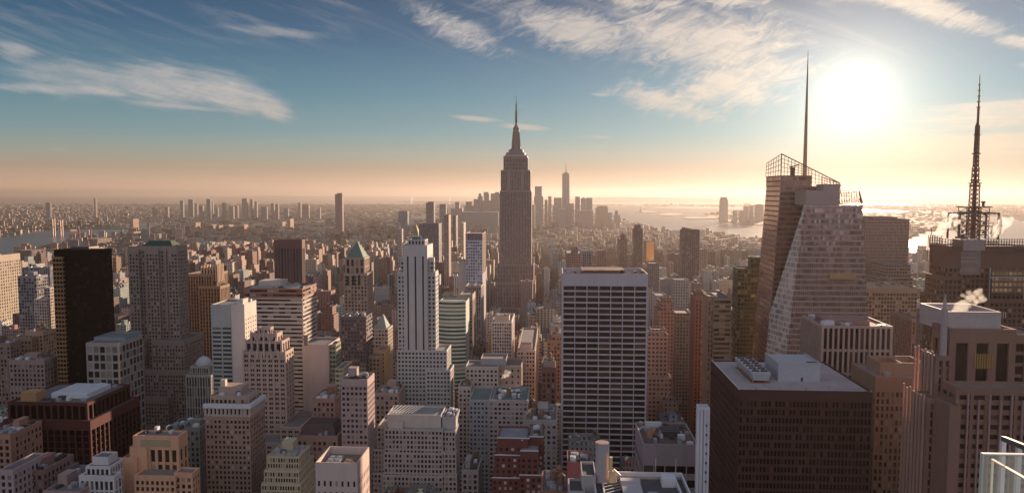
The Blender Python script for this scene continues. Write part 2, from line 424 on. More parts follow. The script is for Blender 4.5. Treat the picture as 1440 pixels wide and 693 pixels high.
# ------------------------------------------------------------------ building kit
OCC = []                                     # footprints already taken (x0, x1, y0, y1, top)
def S_(bw=3.0, fh=3.6, pw=0.45, sh=0.45, rd=0.35, rs=0.25, top=2.5, bot=0.0, div=0):
    return dict(bw=bw, fh=fh, pw=pw, sh=sh, rd=rd, rs=rs, top=top, bot=bot, div=div)
BLANK = dict(blank=True)
def V(xl, xr, yt, D, xs=None, dep=None, z0=0.0, st=None, side=None, wall=None, zt=None, roof=True):
    a, b = at(xl, yt, D), at(xr, yt, D)
    z = (a.z + b.z) / 2 if zt is None else zt
    if xs is not None:
        r = ray(xs, yt); k = r.x / r.y
        y1 = (b.x if xs > xr else a.x) / k
    else: y1 = D + (dep or 28)
    return dict(x0=a.x, x1=b.x, y0=D, y1=y1, z0=z0, z1=z, st=st, side=side, wall=wall, roof=roof)
def facade(wall, wins, side, v, st):
    if st.get('blank'): return
    X0, X1, Y0, Y1, Z0, Z1 = v['x0'], v['x1'], v['y0'], v['y1'], v['z0'], v['z1']
    U0, U1 = (X0, X1) if side == 'N' else (Y0, Y1)
    rd, rs = st['rd'], st['rs']
    if st['pw'] >= .35 and st['bw'] < 5: st = dict(st, pw=st['pw'] * .88, sh=st['sh'] * .92)
    def bx(u0, u1, z0, z1, o):
        if u1 - u0 < 0.01 or z1 - z0 < 0.01: return
        if side == 'N': wall.box(u0, u1, Y0 - o, Y0, z0, z1)
        elif side == 'W': wall.box(X1, X1 + o, u0, u1, z0, z1)
        else: wall.box(X0 - o, X0, u0, u1, z0, z1)
    W, H = U1 - U0, Z1 - Z0 - st['top'] - st['bot']
    if H < st['fh'] and st['fh'] > 25: st = dict(st, fh=max(H, 4))
    if H < st['fh'] - .01 or W < 1: bx(U0, U1, Z0, Z1, rs); return
    n = max(1, round(W / st['bw'])); b = W / n; m = max(1, int(H / st['fh'] + 0.3)); fh = H / m
    pw = st['pw'] * b; zt = Z1 - st['top']; zb = Z0 + st['bot']
    ext = rd if side == 'N' else 0
    pc = []
    for i in range(n + 1):
        if pw <= 0 and 0 < i < n: continue
        c = U0 + i * b; h = max(pw / 2, 0.25)
        u0, u1 = max(U0, c - h), min(U1, c + h)
        if i == 0: u0 -= ext
        if i == n: u1 += ext
        bx(u0, u1, Z0, zt, rd)
    bx(U0 - ext, U1 + ext, zt, Z1, rd)
    if st['bot']: bx(U0, U1, Z0, zb, rs)
    sh = st['sh'] * fh
    if sh > 0:
        for j in range(m): bx(U0, U1, zb + j * fh, zb + j * fh + sh, rs)
    d = st['div']
    for i in range(n):
        u0, u1 = U0 + i * b + pw / 2, U0 + (i + 1) * b - pw / 2
        for k in range(1, d + 1):
            c = u0 + (u1 - u0) * k / (d + 1); bx(c - 0.14, c + 0.14, Z0, zt, rs * 0.6)
        for j in range(m):
            wins.append((side, u0, u1, zb + j * fh + sh, zb + (j + 1) * fh, X0 if side == 'E' else X1 if side == 'W' else Y0))
UNIT = {}
def unit_pane(side, mat):
    k = (side, mat.name)
    if k not in UNIT:
        me = bpy.data.meshes.new('window_pane')
        t = 0.03
        m = MB()
        if side == 'N': m.box(0, 1, -t, 0, 0, 1)
        elif side == 'W': m.box(0, t, 0, 1, 0, 1)
        else: m.box(-t, 0, 0, 1, 0, 1)
        me.from_pydata(m.v, [], m.f); me.materials.append(mat); UNIT[k] = me
    return UNIT[k]
def put_windows(root, wins, gmat, nobj, stuffname='window_grid'):
    wins = sorted(wins, key=lambda w: (-round(w[4], 1), w[0] != 'N'))
    o = ORG[root.name]
    for (sd, u0, u1, z0, z1, pl) in wins[:nobj]:
        ob = bpy.data.objects.new('window', unit_pane(sd, gmat)); C.objects.link(ob); ob.parent = root
        if sd == 'N': ob.location = (u0 - o.x, pl - o.y, z0 - o.z); ob.scale = (u1 - u0, 1, z1 - z0)
        else: ob.location = (pl - o.x, u0 - o.y, z0 - o.z); ob.scale = (1, u1 - u0, z1 - z0)
    m = MB()
    for (sd, u0, u1, z0, z1, pl) in wins[nobj:]:
        if sd == 'N': m.poly([(u0, pl - .03, z0), (u1, pl - .03, z0), (u1, pl - .03, z1), (u0, pl - .03, z1)])
        elif sd == 'W': m.poly([(pl + .03, u0, z0), (pl + .03, u1, z0), (pl + .03, u1, z1), (pl + .03, u0, z1)])
        else: m.poly([(pl - .03, u1, z0), (pl - .03, u0, z0), (pl - .03, u0, z1), (pl - .03, u1, z1)])
    if m.v: ob = m.build(stuffname, gmat, root); ob['kind'] = 'stuff'
def tank_mb(m, x, y, z, r=1.9, h=3.6, leg=2.2, tone=None):
    for a in (-1, 1):
        for b in (-1, 1): m.box(x + a * r * .6 - .15, x + a * r * .6 + .15, y + b * r * .6 - .15, y + b * r * .6 + .15, z, z + leg, tone)
    m.cyl(x, y, z + leg, z + leg + h, r, r * .94, 12, tone); m.cyl(x, y, z + leg + h, z + leg + h + r * .8, r * 1.05, 0.1, 12, tone)
    return m
M_metal = plain('galvanised_metal', (0.38, 0.38, 0.40), 0.45, 0.3)
M_metal_d = plain('dark_metal', (0.07, 0.065, 0.065), 0.5, 0.3)
M_wood = plain('weathered_wood', (0.20, 0.12, 0.08), 0.8)
M_white = plain('white_painted_plant', (0.62, 0.62, 0.64), 0.6)
M_steel = plain('mast_steel', (0.16, 0.10, 0.08), 0.5, 0.4)
def units(root, v, n, rnd, pent=True, wallm=None, tanks=1):
    n = int(n * 1.7) + 2
    """plant on the roof of volume v: a lift bulkhead, cooling units with fans, ducts, a timber tank"""
    x0, x1, y0, y1, z = v['x0'] + 1.2, v['x1'] - 1.2, v['y0'] + 1.2, v['y1'] - 1.2, v['z1'] - 0.9
    w, d = x1 - x0, y1 - y0
    if w < 5 or d < 5: return
    used = []
    def spot(a, b):
        for _ in range(30):
            x, y = x0 + rnd.random() * max(0.1, w - a), y0 + rnd.random() * max(0.1, d - b)
            if a > w or b > d: return None
            if all(x + a < q[0] or x > q[1] or y + b < q[2] or y > q[3] for q in used):
                used.append((x, x + a, y, y + b)); return x, y
    if pent:
        a, b = w * rnd.uniform(.25, .45), d * rnd.uniform(.3, .5); s = spot(a, b)
        if s:
            h = rnd.uniform(3, 6); m = MB(); m.box(s[0], s[0] + a, s[1], s[1] + b, z, z + h); m.box(s[0] - .15, s[0] + a + .15, s[1] - .15, s[1] + b + .15, z + h, z + h + .4)
            m.build('roof_bulkhead', wallm or M_metal, root)
    for i in range(tanks):
        s = spot(4.4, 4.4)
        if s: tank_mb(MB(), s[0] + 2.2, s[1] + 2.2, z).build('water_tank', M_wood, root)
    for i in range(n):
        a, b, h = rnd.uniform(1.6, 4.2), rnd.uniform(1.6, 4.8), rnd.uniform(1.0, 2.4); s = spot(a, b)
        if not s: continue
        m = MB(); m.box(s[0], s[0] + a, s[1], s[1] + b, z, z + h)
        m.cyl(s[0] + a / 2, s[1] + b / 2, z + h, z + h + .35, min(a, b) * .38, n=10)
        m.build('cooling_unit', rnd.choice([M_metal, M_white, M_metal_d, M_metal]), root)
    if n > 2 and w > 10:
        m = MB(); yy_ = y0 + d * rnd.uniform(.3, .8)
        m.box(x0 + w * .1, x0 + w * .9, yy_, yy_ + .5, z + .3, z + .8); m.build('roof_pipe', M_metal, root)
def bld(name, label, vols, wall=(0.3, 0.27, 0.25), glass=None, roof=(0.16, 0.15, 0.15), nobj=0, clutter=0, tanks=0, pent=False, cat='building', group=None, seed=1, wmat=None, back=True, parapet=1.1):
    rnd = random.Random(seed * 77 + 5)
    v0 = vols[0]; gl = glass or glassmat()
    x0, x1 = min(v['x0'] for v in vols if v['z0'] <= 1), max(v['x1'] for v in vols if v['z0'] <= 1)
    y0, y1 = min(v['y0'] for v in vols if v['z0'] <= 1), max(v['y1'] for v in vols if v['z0'] <= 1)
    root = thing(name, label, cat, ((x0 + x1) / 2, (y0 + y1) / 2, 0), group)
    walls, wins, rf = {}, [], MB()
    for v in vols:
        col = v['wall'] or wall
        mb = walls.setdefault(col, MB())
        st = v['st']
        pz = parapet if v['roof'] else 0
        mb.box(v['x0'], v['x1'], v['y0'], v['y1'], v['z0'], v['z1'] - pz)
        if pz:
            t = 0.4
            mb.box(v['x0'], v['x1'], v['y0'], v['y0'] + t, v['z1'] - pz, v['z1']); mb.box(v['x0'], v['x1'], v['y1'] - t, v['y1'], v['z1'] - pz, v['z1'])
            mb.box(v['x0'], v['x0'] + t, v['y0'] + t, v['y1'] - t, v['z1'] - pz, v['z1']); mb.box(v['x1'] - t, v['x1'], v['y0'] + t, v['y1'] - t, v['z1'] - pz, v['z1'])
            rf = MB(); rf.box(v['x0'] + t, v['x1'] - t, v['y0'] + t, v['y1'] - t, v['z1'] - pz + .004, v['z1'] - pz + .15); rf.build('roof', roofmat(roof), root)
        if st:
            facade(mb, wins, 'N', v, st)
            sd = v['side'] or st
            facade(mb, wins, 'W', v, sd); facade(mb, wins, 'E', v, sd)
        if v['z0'] <= 1: OCC.append((v['x0'], v['x1'], v['y0'], v['y1'], v['z1'], name))
    for col, mb in walls.items(): mb.build('wall', wmat if wmat and col == wall else wallmat(col), root)
    if wins: put_windows(root, wins, gl, nobj)
    if clutter or pent or tanks: units(root, vols[-1], clutter, rnd, pent, wallmat(wall), tanks)
    return root
def addpart(root, name, mat, fn, smooth=False):
    m = MB(); fn(m); return m.build(name, mat, root, smooth)
def lattice(m, p00, p10, p01, p11, nu, nv, r, diag=False):
    """open frame between four corners (p00 p10 at the foot, p01 p11 above)"""
    p00, p10, p01, p11 = map(Vector, (p00, p10, p01, p11))
    def q(u, v): return (p00 * (1 - u) + p10 * u) * (1 - v) + (p01 * (1 - u) + p11 * u) * v
    for i in range(nu + 1): m.bar(q(i / nu, 0), q(i / nu, 1), r)
    for j in range(nv + 1): m.bar(q(0, j / nv), q(1, j / nv), r)
    if diag:
        for i in range(nu):
            for j in range(nv): m.bar(q(i / nu, j / nv), q((i + 1) / nu, (j + 1) / nv), r * .6)
def steam(name, label, px, py, Y, s, seed):
    """a small plume of steam: lumpy closed skin filled with thin white vapour"""
    rnd = random.Random(seed); c = at(px, py, Y); m = MB()
    bm_pts = []
    for k in range(48):
        t = (k / 47) ** .8; w = .3 + t * 1.0
        cx, cy_, cz = c.x + s * (t * 1.7 + rnd.uniform(-.6, .6) * w), c.y + s * rnd.uniform(-.5, .5) * w, c.z + s * (t * 1.5 + rnd.uniform(-.5, .5) * w * .8)
        bm_pts.append((cx, cy_, cz, s * rnd.uniform(.12, .34)))
    mbd = bpy.data.metaballs.new('vapour'); mbd.resolution = s * .22; mbd.render_resolution = s * .16; mbd.threshold = 0.35
    for x, y, z, r in bm_pts:
        e = mbd.elements.new(); e.co = (x - c.x, y - c.y, z - c.z); e.radius = r * 1.5
    ob = bpy.data.objects.new('vapour', mbd); C.objects.link(ob); ob.location = c
    bpy.context.view_layer.update()
    me = bpy.data.meshes.new_from_object(ob.evaluated_get(bpy.context.evaluated_depsgraph_get()))
    bpy.data.objects.remove(ob)
    o = bpy.data.objects.new(name, me); C.objects.link(o); o.location = c
    me.materials.clear(); me.materials.append(M_steam)
    for v in me.vertices:
        n_ = math.sin(v.co.x * 2.1 / s * 3 + seed) * math.cos(v.co.y * 2.7 / s * 3) * math.sin(v.co.z * 2.4 / s * 3)
        v.co *= 1 + n_ * 0.07
    tag(o, label, 'steam', None, 'stuff')
M_steam = bpy.data.materials.new('steam_vapour'); M_steam.use_nodes = True; N.tree = M_steam.node_tree
for n in list(N.tree.nodes): N.tree.nodes.remove(n)
pv = node('ShaderNodeVolumePrincipled'); pv.inputs['Color'].default_value = (0.98, 0.97, 0.95, 1); pv.inputs['Density'].default_value = 0.10; pv.inputs['Anisotropy'].default_value = 0.35
om = node('ShaderNodeOutputMaterial'); link(pv.outputs[0], om.inputs['Volume'])
# ------------------------------------------------------------------ named buildings, left to right
G_dark = glassmat()
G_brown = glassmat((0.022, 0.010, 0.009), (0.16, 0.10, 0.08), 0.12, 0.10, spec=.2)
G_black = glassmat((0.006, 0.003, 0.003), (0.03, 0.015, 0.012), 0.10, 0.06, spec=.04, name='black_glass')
G_green = glassmat((0.03, 0.07, 0.06), (0.24, 0.26, 0.22), 0.2, 0.10)
G_blue = glassmat((0.06, 0.10, 0.16), (0.35, 0.38, 0.42), 0.25, 0.10)
G_warm = glassmat((0.05, 0.035, 0.025), (0.45, 0.34, 0.24), 0.28, 0.12)

# far left group
bld('cornice_block', 'wide pale beige block with a heavy cornice at the left edge', [V(-70, -30, 362, 900, xs=28, st=S_(4.2, 4.2, .55, .5, .4, .3, 9)), ], (0.46, 0.38, 0.30), nobj=0, clutter=4, seed=2)
bld('glass_office_tower', 'grey glass slab with a pale sunlit flank beside the cornice block', [V(25, 51, 388, 820, xs=67, st=S_(3.2, 3.6, .25, .3, .2, .12, 3))], (0.26, 0.24, 0.25), G_dark, clutter=3, pent=True, seed=3)
bld('grid_apartment_tower', 'slim pale tower with square grid of windows left of the black tower', [V(48, 65, 420, 760, xs=77, st=S_(2.6, 3.3, .35, .45, .3, .25, 2)), V(62, 70, 404, 764, dep=12, z0=100, st=S_(2.6, 3.3, .35, .45, .3, .25, 2))], (0.50, 0.42, 0.36), G_dark, seed=4)
bld('long_office_block', 'long low blue-grey block with a sunlit end behind the grid tower', [V(31, 70, 376, 1300, xs=76, st=S_(4, 4, .5, .3, .3, .2, 2))], (0.25, 0.25, 0.28), seed=5, clutter=3)
bld('powerhouse', 'bulky brown powerhouse block in front of the river', [V(-40, 44, 366, 2300, dep=120), V(25, 44, 352, 2310, xs=64, z0=20), V(44, 76, 355, 2380, dep=60)], (0.20, 0.15, 0.14), wmat=curtain((0.24, 0.17, 0.15), (0.05, 0.04, 0.05), 6, 5), seed=6)
r = bld('riverside_power_station', 'grey riverside power station carrying two thin red chimneys', [V(96, 137, 336, 3300, dep=110), V(128, 140, 334, 3420, dep=60)], (0.22, 0.18, 0.18), wmat=curtain((0.30, 0.22, 0.19), (0.06, 0.05, 0.05), 8, 6), seed=7)
for x in (111, 127):
    p_ = at(x, 321, 3350)
    addpart(r, 'chimney', plain('red_chimney_brick', (0.34, 0.07, 0.05)), lambda m: m.cyl(p_.x, p_.y, 20, p_.z, 4.5, 3.4, 10))
# bridge over the east river
br = thing('suspension_bridge', 'grey steel suspension bridge with two tall towers across the river', 'bridge', atz(80, 332, 0))
for x, yt in ((75, 306), (86, 308), ):
    p_ = at(x, yt, 4300); 
    addpart(br, 'bridge_tower', M_steel, lambda m: (m.box(p_.x - 9, p_.x - 4, p_.y - 3, p_.y + 3, 0, p_.z), m.box(p_.x + 4, p_.x + 9, p_.y - 3, p_.y + 3, 0, p_.z), m.box(p_.x - 9, p_.x + 9, p_.y - 2, p_.y + 2, p_.z - 6, p_.z - 1), m.box(p_.x - 4, p_.x + 4, p_.y - 2, p_.y + 2, p_.z * .5, p_.z * .5 + 4)))
q0, q1 = at(-20, 330, 4500), at(190, 322, 4600)
addpart(br, 'bridge_deck', M_steel, lambda m: m.bar((q0.x, q0.y, 34), (q1.x, q1.y, 34), 5))
# black tower
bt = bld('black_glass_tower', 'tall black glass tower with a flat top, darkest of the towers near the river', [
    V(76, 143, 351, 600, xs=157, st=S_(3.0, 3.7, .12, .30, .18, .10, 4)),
    V(74.0, 87, 361, 597.5, dep=3, st=S_(3.0, 3.7, .1, .42, .2, .14, 2), wall=(0.30, 0.17, 0.08))], (0.007, 0.004, 0.004), G_black, (0.03, 0.02, 0.02), nobj=100, clutter=5, seed=8)  # golden reflection on the left strip is put into its wall colour
v_ = V(100, 125, 347, 612, dep=14, z0=0)
addpart(bt, 'roof_bulkhead', plain('black_plant_room', (0.05, 0.03, 0.03)), lambda m: m.box(v_['x0'], v_['x1'], 612, 626, v_['z1'] - 8, v_['z1']))
# green hipped tower
ST_L = S_(2.7, 3.5, .50, .45, .35, .25, 5)
gt = bld('green_roofed_tower', 'broad brown stone tower with a dark green hipped roof right of the black tower', [
    V(180, 249, 346, 675, xs=263, st=ST_L), V(174, 202, 478, 668, dep=30, st=ST_L), V(214, 258, 478, 664, dep=40, st=ST_L), V(176, 266, 520, 660, xs=278, st=ST_L), V(204, 236, 560, 652, dep=8, st=ST_L),
    V(181, 194, 350, 672.4, dep=2.5, st=ST_L), V(205, 222, 350, 672.4, dep=2.5, st=ST_L), V(236, 249, 350, 672.4, dep=2.5, st=ST_L)],
    (0.33, 0.25, 0.21), glassmat((0.02, 0.02, 0.022), (0.50, 0.44, 0.38), 0.22), (0.12, 0.12, 0.12), nobj=100, seed=9)
a_, b_ = at(190, 349, 680), at(241, 349, 680); z_ = at(210, 341, 690).z
addpart(gt, 'hipped_roof', plain('green_copper', (0.018, 0.06, 0.045), 0.85), lambda m: m.loft([(a_.x - 1, 679, a_.z - 3), (b_.x + 3, 679, a_.z - 3), (b_.x + 3, 706, a_.z - 3), (a_.x - 1, 706, a_.z - 3)], [(a_.x + 9, 690, z_ + 2), (b_.x - 6, 690, z_ + 2), (b_.x - 6, 697, z_ + 2), (a_.x + 9, 697, z_ + 2)]))
for u in range(5):
    x_ = gt.location.x - 22 + u * 9.5
    addpart(gt, 'corner_pilaster', wallmat((0.38, 0.29, 0.24)), lambda m: m.box(x_ - .8, x_ + .8, 675 - 1.0, 674.6, 130, V(180, 249, 346, 675)['z1'] - 1))
# buttressed brown deco tower
ST_D = S_(3.0, 3.8, .5, .25, .9, .3, 3)
dt = bld('buttressed_brown_tower', 'brown setback tower with sunlit stone fins around its crown', [
    V(264, 298, 385, 760, dep=36, st=ST_D), V(280, 309, 402, 752, xs=322, st=ST_D), V(284, 304, 376, 762, xs=312, z0=120, st=ST_D)], (0.28, 0.18, 0.12), G_brown, seed=10)
c0 = V(284, 304, 376, 762, xs=312)
for i in range(6):
    x_ = c0['x0'] + (c0['x1'] - c0['x0']) * i / 5
    addpart(dt, 'crown_fin', wallmat((0.50, 0.38, 0.28)), lambda m: m.box(x_ - .6, x_ + .6, 760.0, 761.6, c0['z1'] - 14, c0['z1'] + 4 - abs(i - 2.5)))
for i in range(5):
    y_ = c0['y0'] + (c0['y1'] - c0['y0']) * i / 4
    addpart(dt, 'crown_fin', wallmat((0.50, 0.38, 0.28)), lambda m: m.box(c0['x1'] + .4, c0['x1'] + 1.8, y_ - .6, y_ + .6, c0['z1'] - 16, c0['z1'] + 3))
# mid-left stone buildings
ST_M = S_(3.4, 3.9, .5, .42, .4, .28, 4)
bld('arcaded_stone_block', 'pinkish stone block with tall arcade windows and grey roof left of the maroon block', [V(13, 62, 506, 590, xs=86, st=ST_M)], (0.36, 0.24, 0.21), seed=11, clutter=5, tanks=1, pent=True, nobj=40)
bld('brown_stone_block', 'reddish stone block with flat grey roof right of the arcaded stone block', [V(72, 108, 500, 640, xs=124, st=ST_M)], (0.30, 0.19, 0.17), seed=12, clutter=3, pent=True)
r = bld('glazed_attic_building', 'pale building with two rows of large square windows under a teal roof', [V(122, 166, 482, 560, dep=34, st=S_(5.2, 6.5, .22, .25, .5, .3, 3)), V(132, 176, 474, 575, dep=24, z0=120, st=BLANK, wall=(0.22, 0.30, 0.32))], (0.42, 0.34, 0.30), seed=13, nobj=40)
r = bld('roof_garden_block', 'orange brick block topped with bright roof huts at the far left', [V(14, 44, 474, 680, xs=60, st=ST_M), V(36, 60, 466, 690, xs=78, z0=0, st=ST_M, wall=(0.44, 0.30, 0.2))], (0.36, 0.22, 0.14), seed=14, clutter=6, tanks=2, pent=True)
bld('tan_loft_block', 'tan loft block with a sunlit water tank at the left edge below the cornice block', [V(-20, 14, 482, 650, xs=30, st=ST_M)], (0.30, 0.2, 0.16), seed=15, clutter=5, tanks=2)
# maroon block
ST_R = S_(4.6, 4.0, .20, .14, .9, .25, 6)
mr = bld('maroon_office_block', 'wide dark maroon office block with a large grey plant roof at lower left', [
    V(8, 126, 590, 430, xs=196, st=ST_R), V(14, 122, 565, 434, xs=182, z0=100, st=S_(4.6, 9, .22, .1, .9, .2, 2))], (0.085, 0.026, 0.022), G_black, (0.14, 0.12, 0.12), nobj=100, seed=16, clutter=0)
mz = V(14, 122, 565, 434, xs=182); zr = mz['z1'] - 1
mx0, mx1, my0, my1 = mz['x0'], mz['x1'], mz['y0'], mz['y1']
W_, D_ = mx1 - mx0, my1 - my0
addpart(mr, 'plant_roof', M_white, lambda m: (m.box(mx0 + W_ * .38, mx0 + W_ * .86, my0 + D_ * .25, my0 + D_ * .8, zr + .2, zr + 3.5), [m.box(mx0 + W_ * .40 + i * W_ * .045, mx0 + W_ * .415 + i * W_ * .045, my0 + D_ * .28, my0 + D_ * .77, zr + 3.5, zr + 3.9) for i in range(10)]))
addpart(mr, 'stair_tower', wallmat((0.42, 0.24, 0.12)), lambda m: m.box(mx0 + W_ * .10, mx0 + W_ * .30, my0 + D_ * .06, my0 + D_ * .26, zr, zr + 6))
for i in range(9):
    rx, ry = random.uniform(.3, .9), random.choice([random.uniform(.04, .2), random.uniform(.84, .93)])
    addpart(mr, 'cooling_unit', random.choice([M_metal, M_white, M_metal_d]), lambda m: m.box(mx0 + W_ * rx, mx0 + W_ * rx + random.uniform(2, 5), my0 + D_ * ry, my0 + D_ * ry + 2.5, zr, zr + random.uniform(1.2, 2.4)))
# domed building
ST_H = S_(2.4, 9.0, .45, .1, .7, .2, 2)
hb = bld('domed_building', 'small pale building with a ribbed white dome and column tiers', [V(262, 296, 527, 640, xs=303, st=ST_H), V(268, 293, 515, 646, dep=22, z0=60, st=S_(2.0, 5, .4, .1, .5, .2, 1.5))], (0.50, 0.44, 0.40), seed=17, nobj=30)
hv = V(270, 292, 515, 648, dep=16)
hcx, hcy, hr = (hv['x0'] + hv['x1']) / 2, 656, (hv['x1'] - hv['x0']) / 2
def dome(m):
    n = 20
    for k in range(5):
        a, b = k / 5 * math.pi / 2, (k + 1) / 5 * math.pi / 2
        m.cyl(hcx, hcy, hv['z1'] + math.sin(a) * 7.5, hv['z1'] + math.sin(b) * 7.5, hr * math.cos(a), max(hr * math.cos(b), 2.0), n)
addpart(hb, 'dome', plain('pale_dome', (0.55, 0.54, 0.55), .6), dome)
# cream slab
ce = bld('cream_slab_tower', 'cream slab with a blank sunlit flank and grey windowed front left of the striped block', [
    V(297, 325, 428, 560, dep=30, st=S_(6.5, 3.4, .12, .48, .3, .2, 18), side=BLANK, wall=(0.40, 0.40, 0.39)), V(325, 343, 427.5, 559, xs=360, st=BLANK, side=S_(4.5, 3.4, .72, .72, .25, .2, 12))], (0.66, 0.56, 0.50), G_green, seed=18, clutter=6, pent=True, nobj=60)
# striped block
sb = bld('striped_office_block', 'wide office block with brown top floors and pale horizontal stripes', [
    V(343, 425, 419, 650, xs=445, st=S_(5.5, 3.75, 0, .52, .3, .5, 1)), V(343, 425, 405, 650, xs=445, z0=V(343, 425, 419, 650)['z1'], st=S_(5.5, 3.4, 0, .45, .3, .4, 1.5), wall=(0.30, 0.15, 0.11))], (0.52, 0.44, 0.39), G_dark, (0.42, 0.38, 0.34), nobj=100, seed=19, clutter=7, pent=True)
# art deco light tower
ST_G = S_(4.7, 3.45, .42, .50, .5, .3, 2.5, div=1)
gd = bld('crowned_deco_tower', 'pinkish stone tower stepping up to a small crown, in front of the striped block', [
    V(342, 401, 494, 520, xs=412, st=ST_G), V(346, 396, 479, 523, xs=406, z0=120, st=S_(4.7, 8, .45, .3, .6, .3, 2)), V(353, 389, 468, 526, xs=396, z0=120, st=S_(4.7, 8, .45, .3, .7, .3, 3)), V(364, 380, 460, 531, xs=384, z0=120, st=S_(2.4, 6, .4, .2, .4, .3, 2)),
    V(395, 422, 600, 508, dep=40, st=ST_G), V(330, 428, 622, 500, dep=60, st=ST_G)], (0.45, 0.34, 0.29), glassmat((0.025, 0.022, 0.022), (0.5, 0.42, 0.36), .18), nobj=100, seed=20)
for (xa, xb, yt, Y) in ((353, 389, 468, 525.4), (346, 396, 479, 522.4), (342, 401, 494, 519.4)):
    vv = V(xa, xb, yt, Y)
    for i in range(7):
        x_ = vv['x0'] + (vv['x1'] - vv['x0']) * i / 6
        addpart(gd, 'pinnacle', wallmat((0.55, 0.42, 0.36)), lambda m: m.loft([(x_ - .6, Y - .7, vv['z1'] - 5), (x_ + .6, Y - .7, vv['z1'] - 5), (x_ + .6, Y - .1, vv['z1'] - 5), (x_ - .6, Y - .1, vv['z1'] - 5)], [(x_ - .35, Y - .6, vv['z1'] + 1.6), (x_ + .35, Y - .6, vv['z1'] + 1.6), (x_ + .35, Y - .1, vv['z1'] + 1.6), (x_ - .35, Y - .1, vv['z1'] + 1.6)]))
# brown hotel
ST_I = S_(2.6, 3.1, .48, .46, .25, .2, 2.5)
ih = bld('brown_hotel_tower', 'brown brick tower with a broad white cornice band and a rooftop penthouse', [
    V(289, 351, 585, 430, xs=372, st=ST_I), V(289, 351, 572, 430, xs=372, z0=V(289, 351, 585, 430)['z1'] - .01, st=S_(2.6, 3.1, .6, .3, .6, .3, 1), wall=(0.48, 0.38, 0.33), roof=False), V(296, 350, 556, 434, xs=364, z0=120, st=ST_I, wall=(0.42, 0.29, 0.23))], (0.36, 0.24, 0.19), glassmat((0.02, 0.018, 0.018), (0.5, 0.4, 0.33), .15), (0.3, 0.29, 0.31), nobj=100, seed=21, clutter=2)
cv = V(289, 351, 571, 430, xs=372)
addpart(ih, 'white_cornice', M_white, lambda m: (m.box(cv['x0'] - 1.1, cv['x1'] + 1.1, cv['y0'] - 1.1, cv['y0'] + .8, cv['z1'] - 1, cv['z1'] + 1.4), m.box(cv['x1'] - .8, cv['x1'] + 1.1, cv['y0'] + .82, cv['y1'], cv['z1'] - 1, cv['z1'] + 1.4)))
pvv = V(307, 340, 548, 440, dep=12); addpart(ih, 'penthouse', wallmat((0.44, 0.31, 0.25)), lambda m: m.box(pvv['x0'], pvv['x1'], 440, 450, 130, pvv['z1'] + 2)); addpart(ih, 'chimney', wallmat((0.6, 0.5, 0.42)), lambda m: m.box(pvv['x0'] + 1, pvv['x0'] + 4, 441, 444, pvv['z1'] + 2, pvv['z1'] + 6))
# orange brick building
ST_J = S_(3.0, 3.6, .48, .40, .4, .25, 3)
oj = bld('orange_brick_building', 'glowing orange brick building stepping down in wings beside the brown hotel', [
    V(190, 250, 612, 400, xs=262, st=S_(4.0, 9, .4, .2, .9, .2, 8)), V(172, 192, 643, 396, dep=30, st=BLANK), V(182, 206, 628, 397.5, dep=26, st=BLANK), V(190, 246, 668, 388, dep=14, st=ST_J), V(246, 270, 664, 390, xs=280, st=ST_J)], (0.68, 0.37, 0.23), G_warm, (0.2, 0.17, 0.16), nobj=60, seed=22, clutter=0)  # orange brick, its colour raised to carry reflected light on the front
jv = V(190, 250, 612, 400, xs=262)
for i in range(8):
    addpart(oj, 'cooling_unit', random.choice([M_metal, M_metal_d, M_white]), lambda m, i=i: m.box(jv['x0'] + 1.5 + i * 2.4, jv['x0'] + 3.3 + i * 2.4, 405 + (i * 7 % 10), 408 + (i * 7 % 10), jv['z1'] - 1, jv['z1'] + .4 + (i % 3) * .7))
addpart(oj, 'frieze', plain('green_tile_frieze', (0.40, 0.32, 0.18), .6), lambda m: m.box(jv['x0'] + 3.5, jv['x1'] - 4, 398.95, 399.08, jv['z1'] - 6.2, jv['z1'] - 2.2))
bld('green_backed_block', 'long grey-green block with a cluttered dark roof behind the orange brick building', [V(236, 280, 600, 470, xs=300, st=ST_J)], (0.24, 0.22, 0.2), G_dark, (0.12, 0.14, 0.14), seed=23, clutter=9, pent=True)
wk = bld('white_ornate_building', 'white ornate building with stepped top and column front at the bottom edge', [V(113, 160, 668, 380, xs=170, st=S_(2.6, 6, .4, .2, .6, .25, 3)), V(122, 154, 655, 384, dep=14, z0=90, st=S_(2.4, 5, .4, .3, .5, .3, 1.5)), V(130, 152, 642, 388, dep=9, z0=90, st=BLANK)], (0.64, 0.58, 0.58), seed=24, nobj=40)
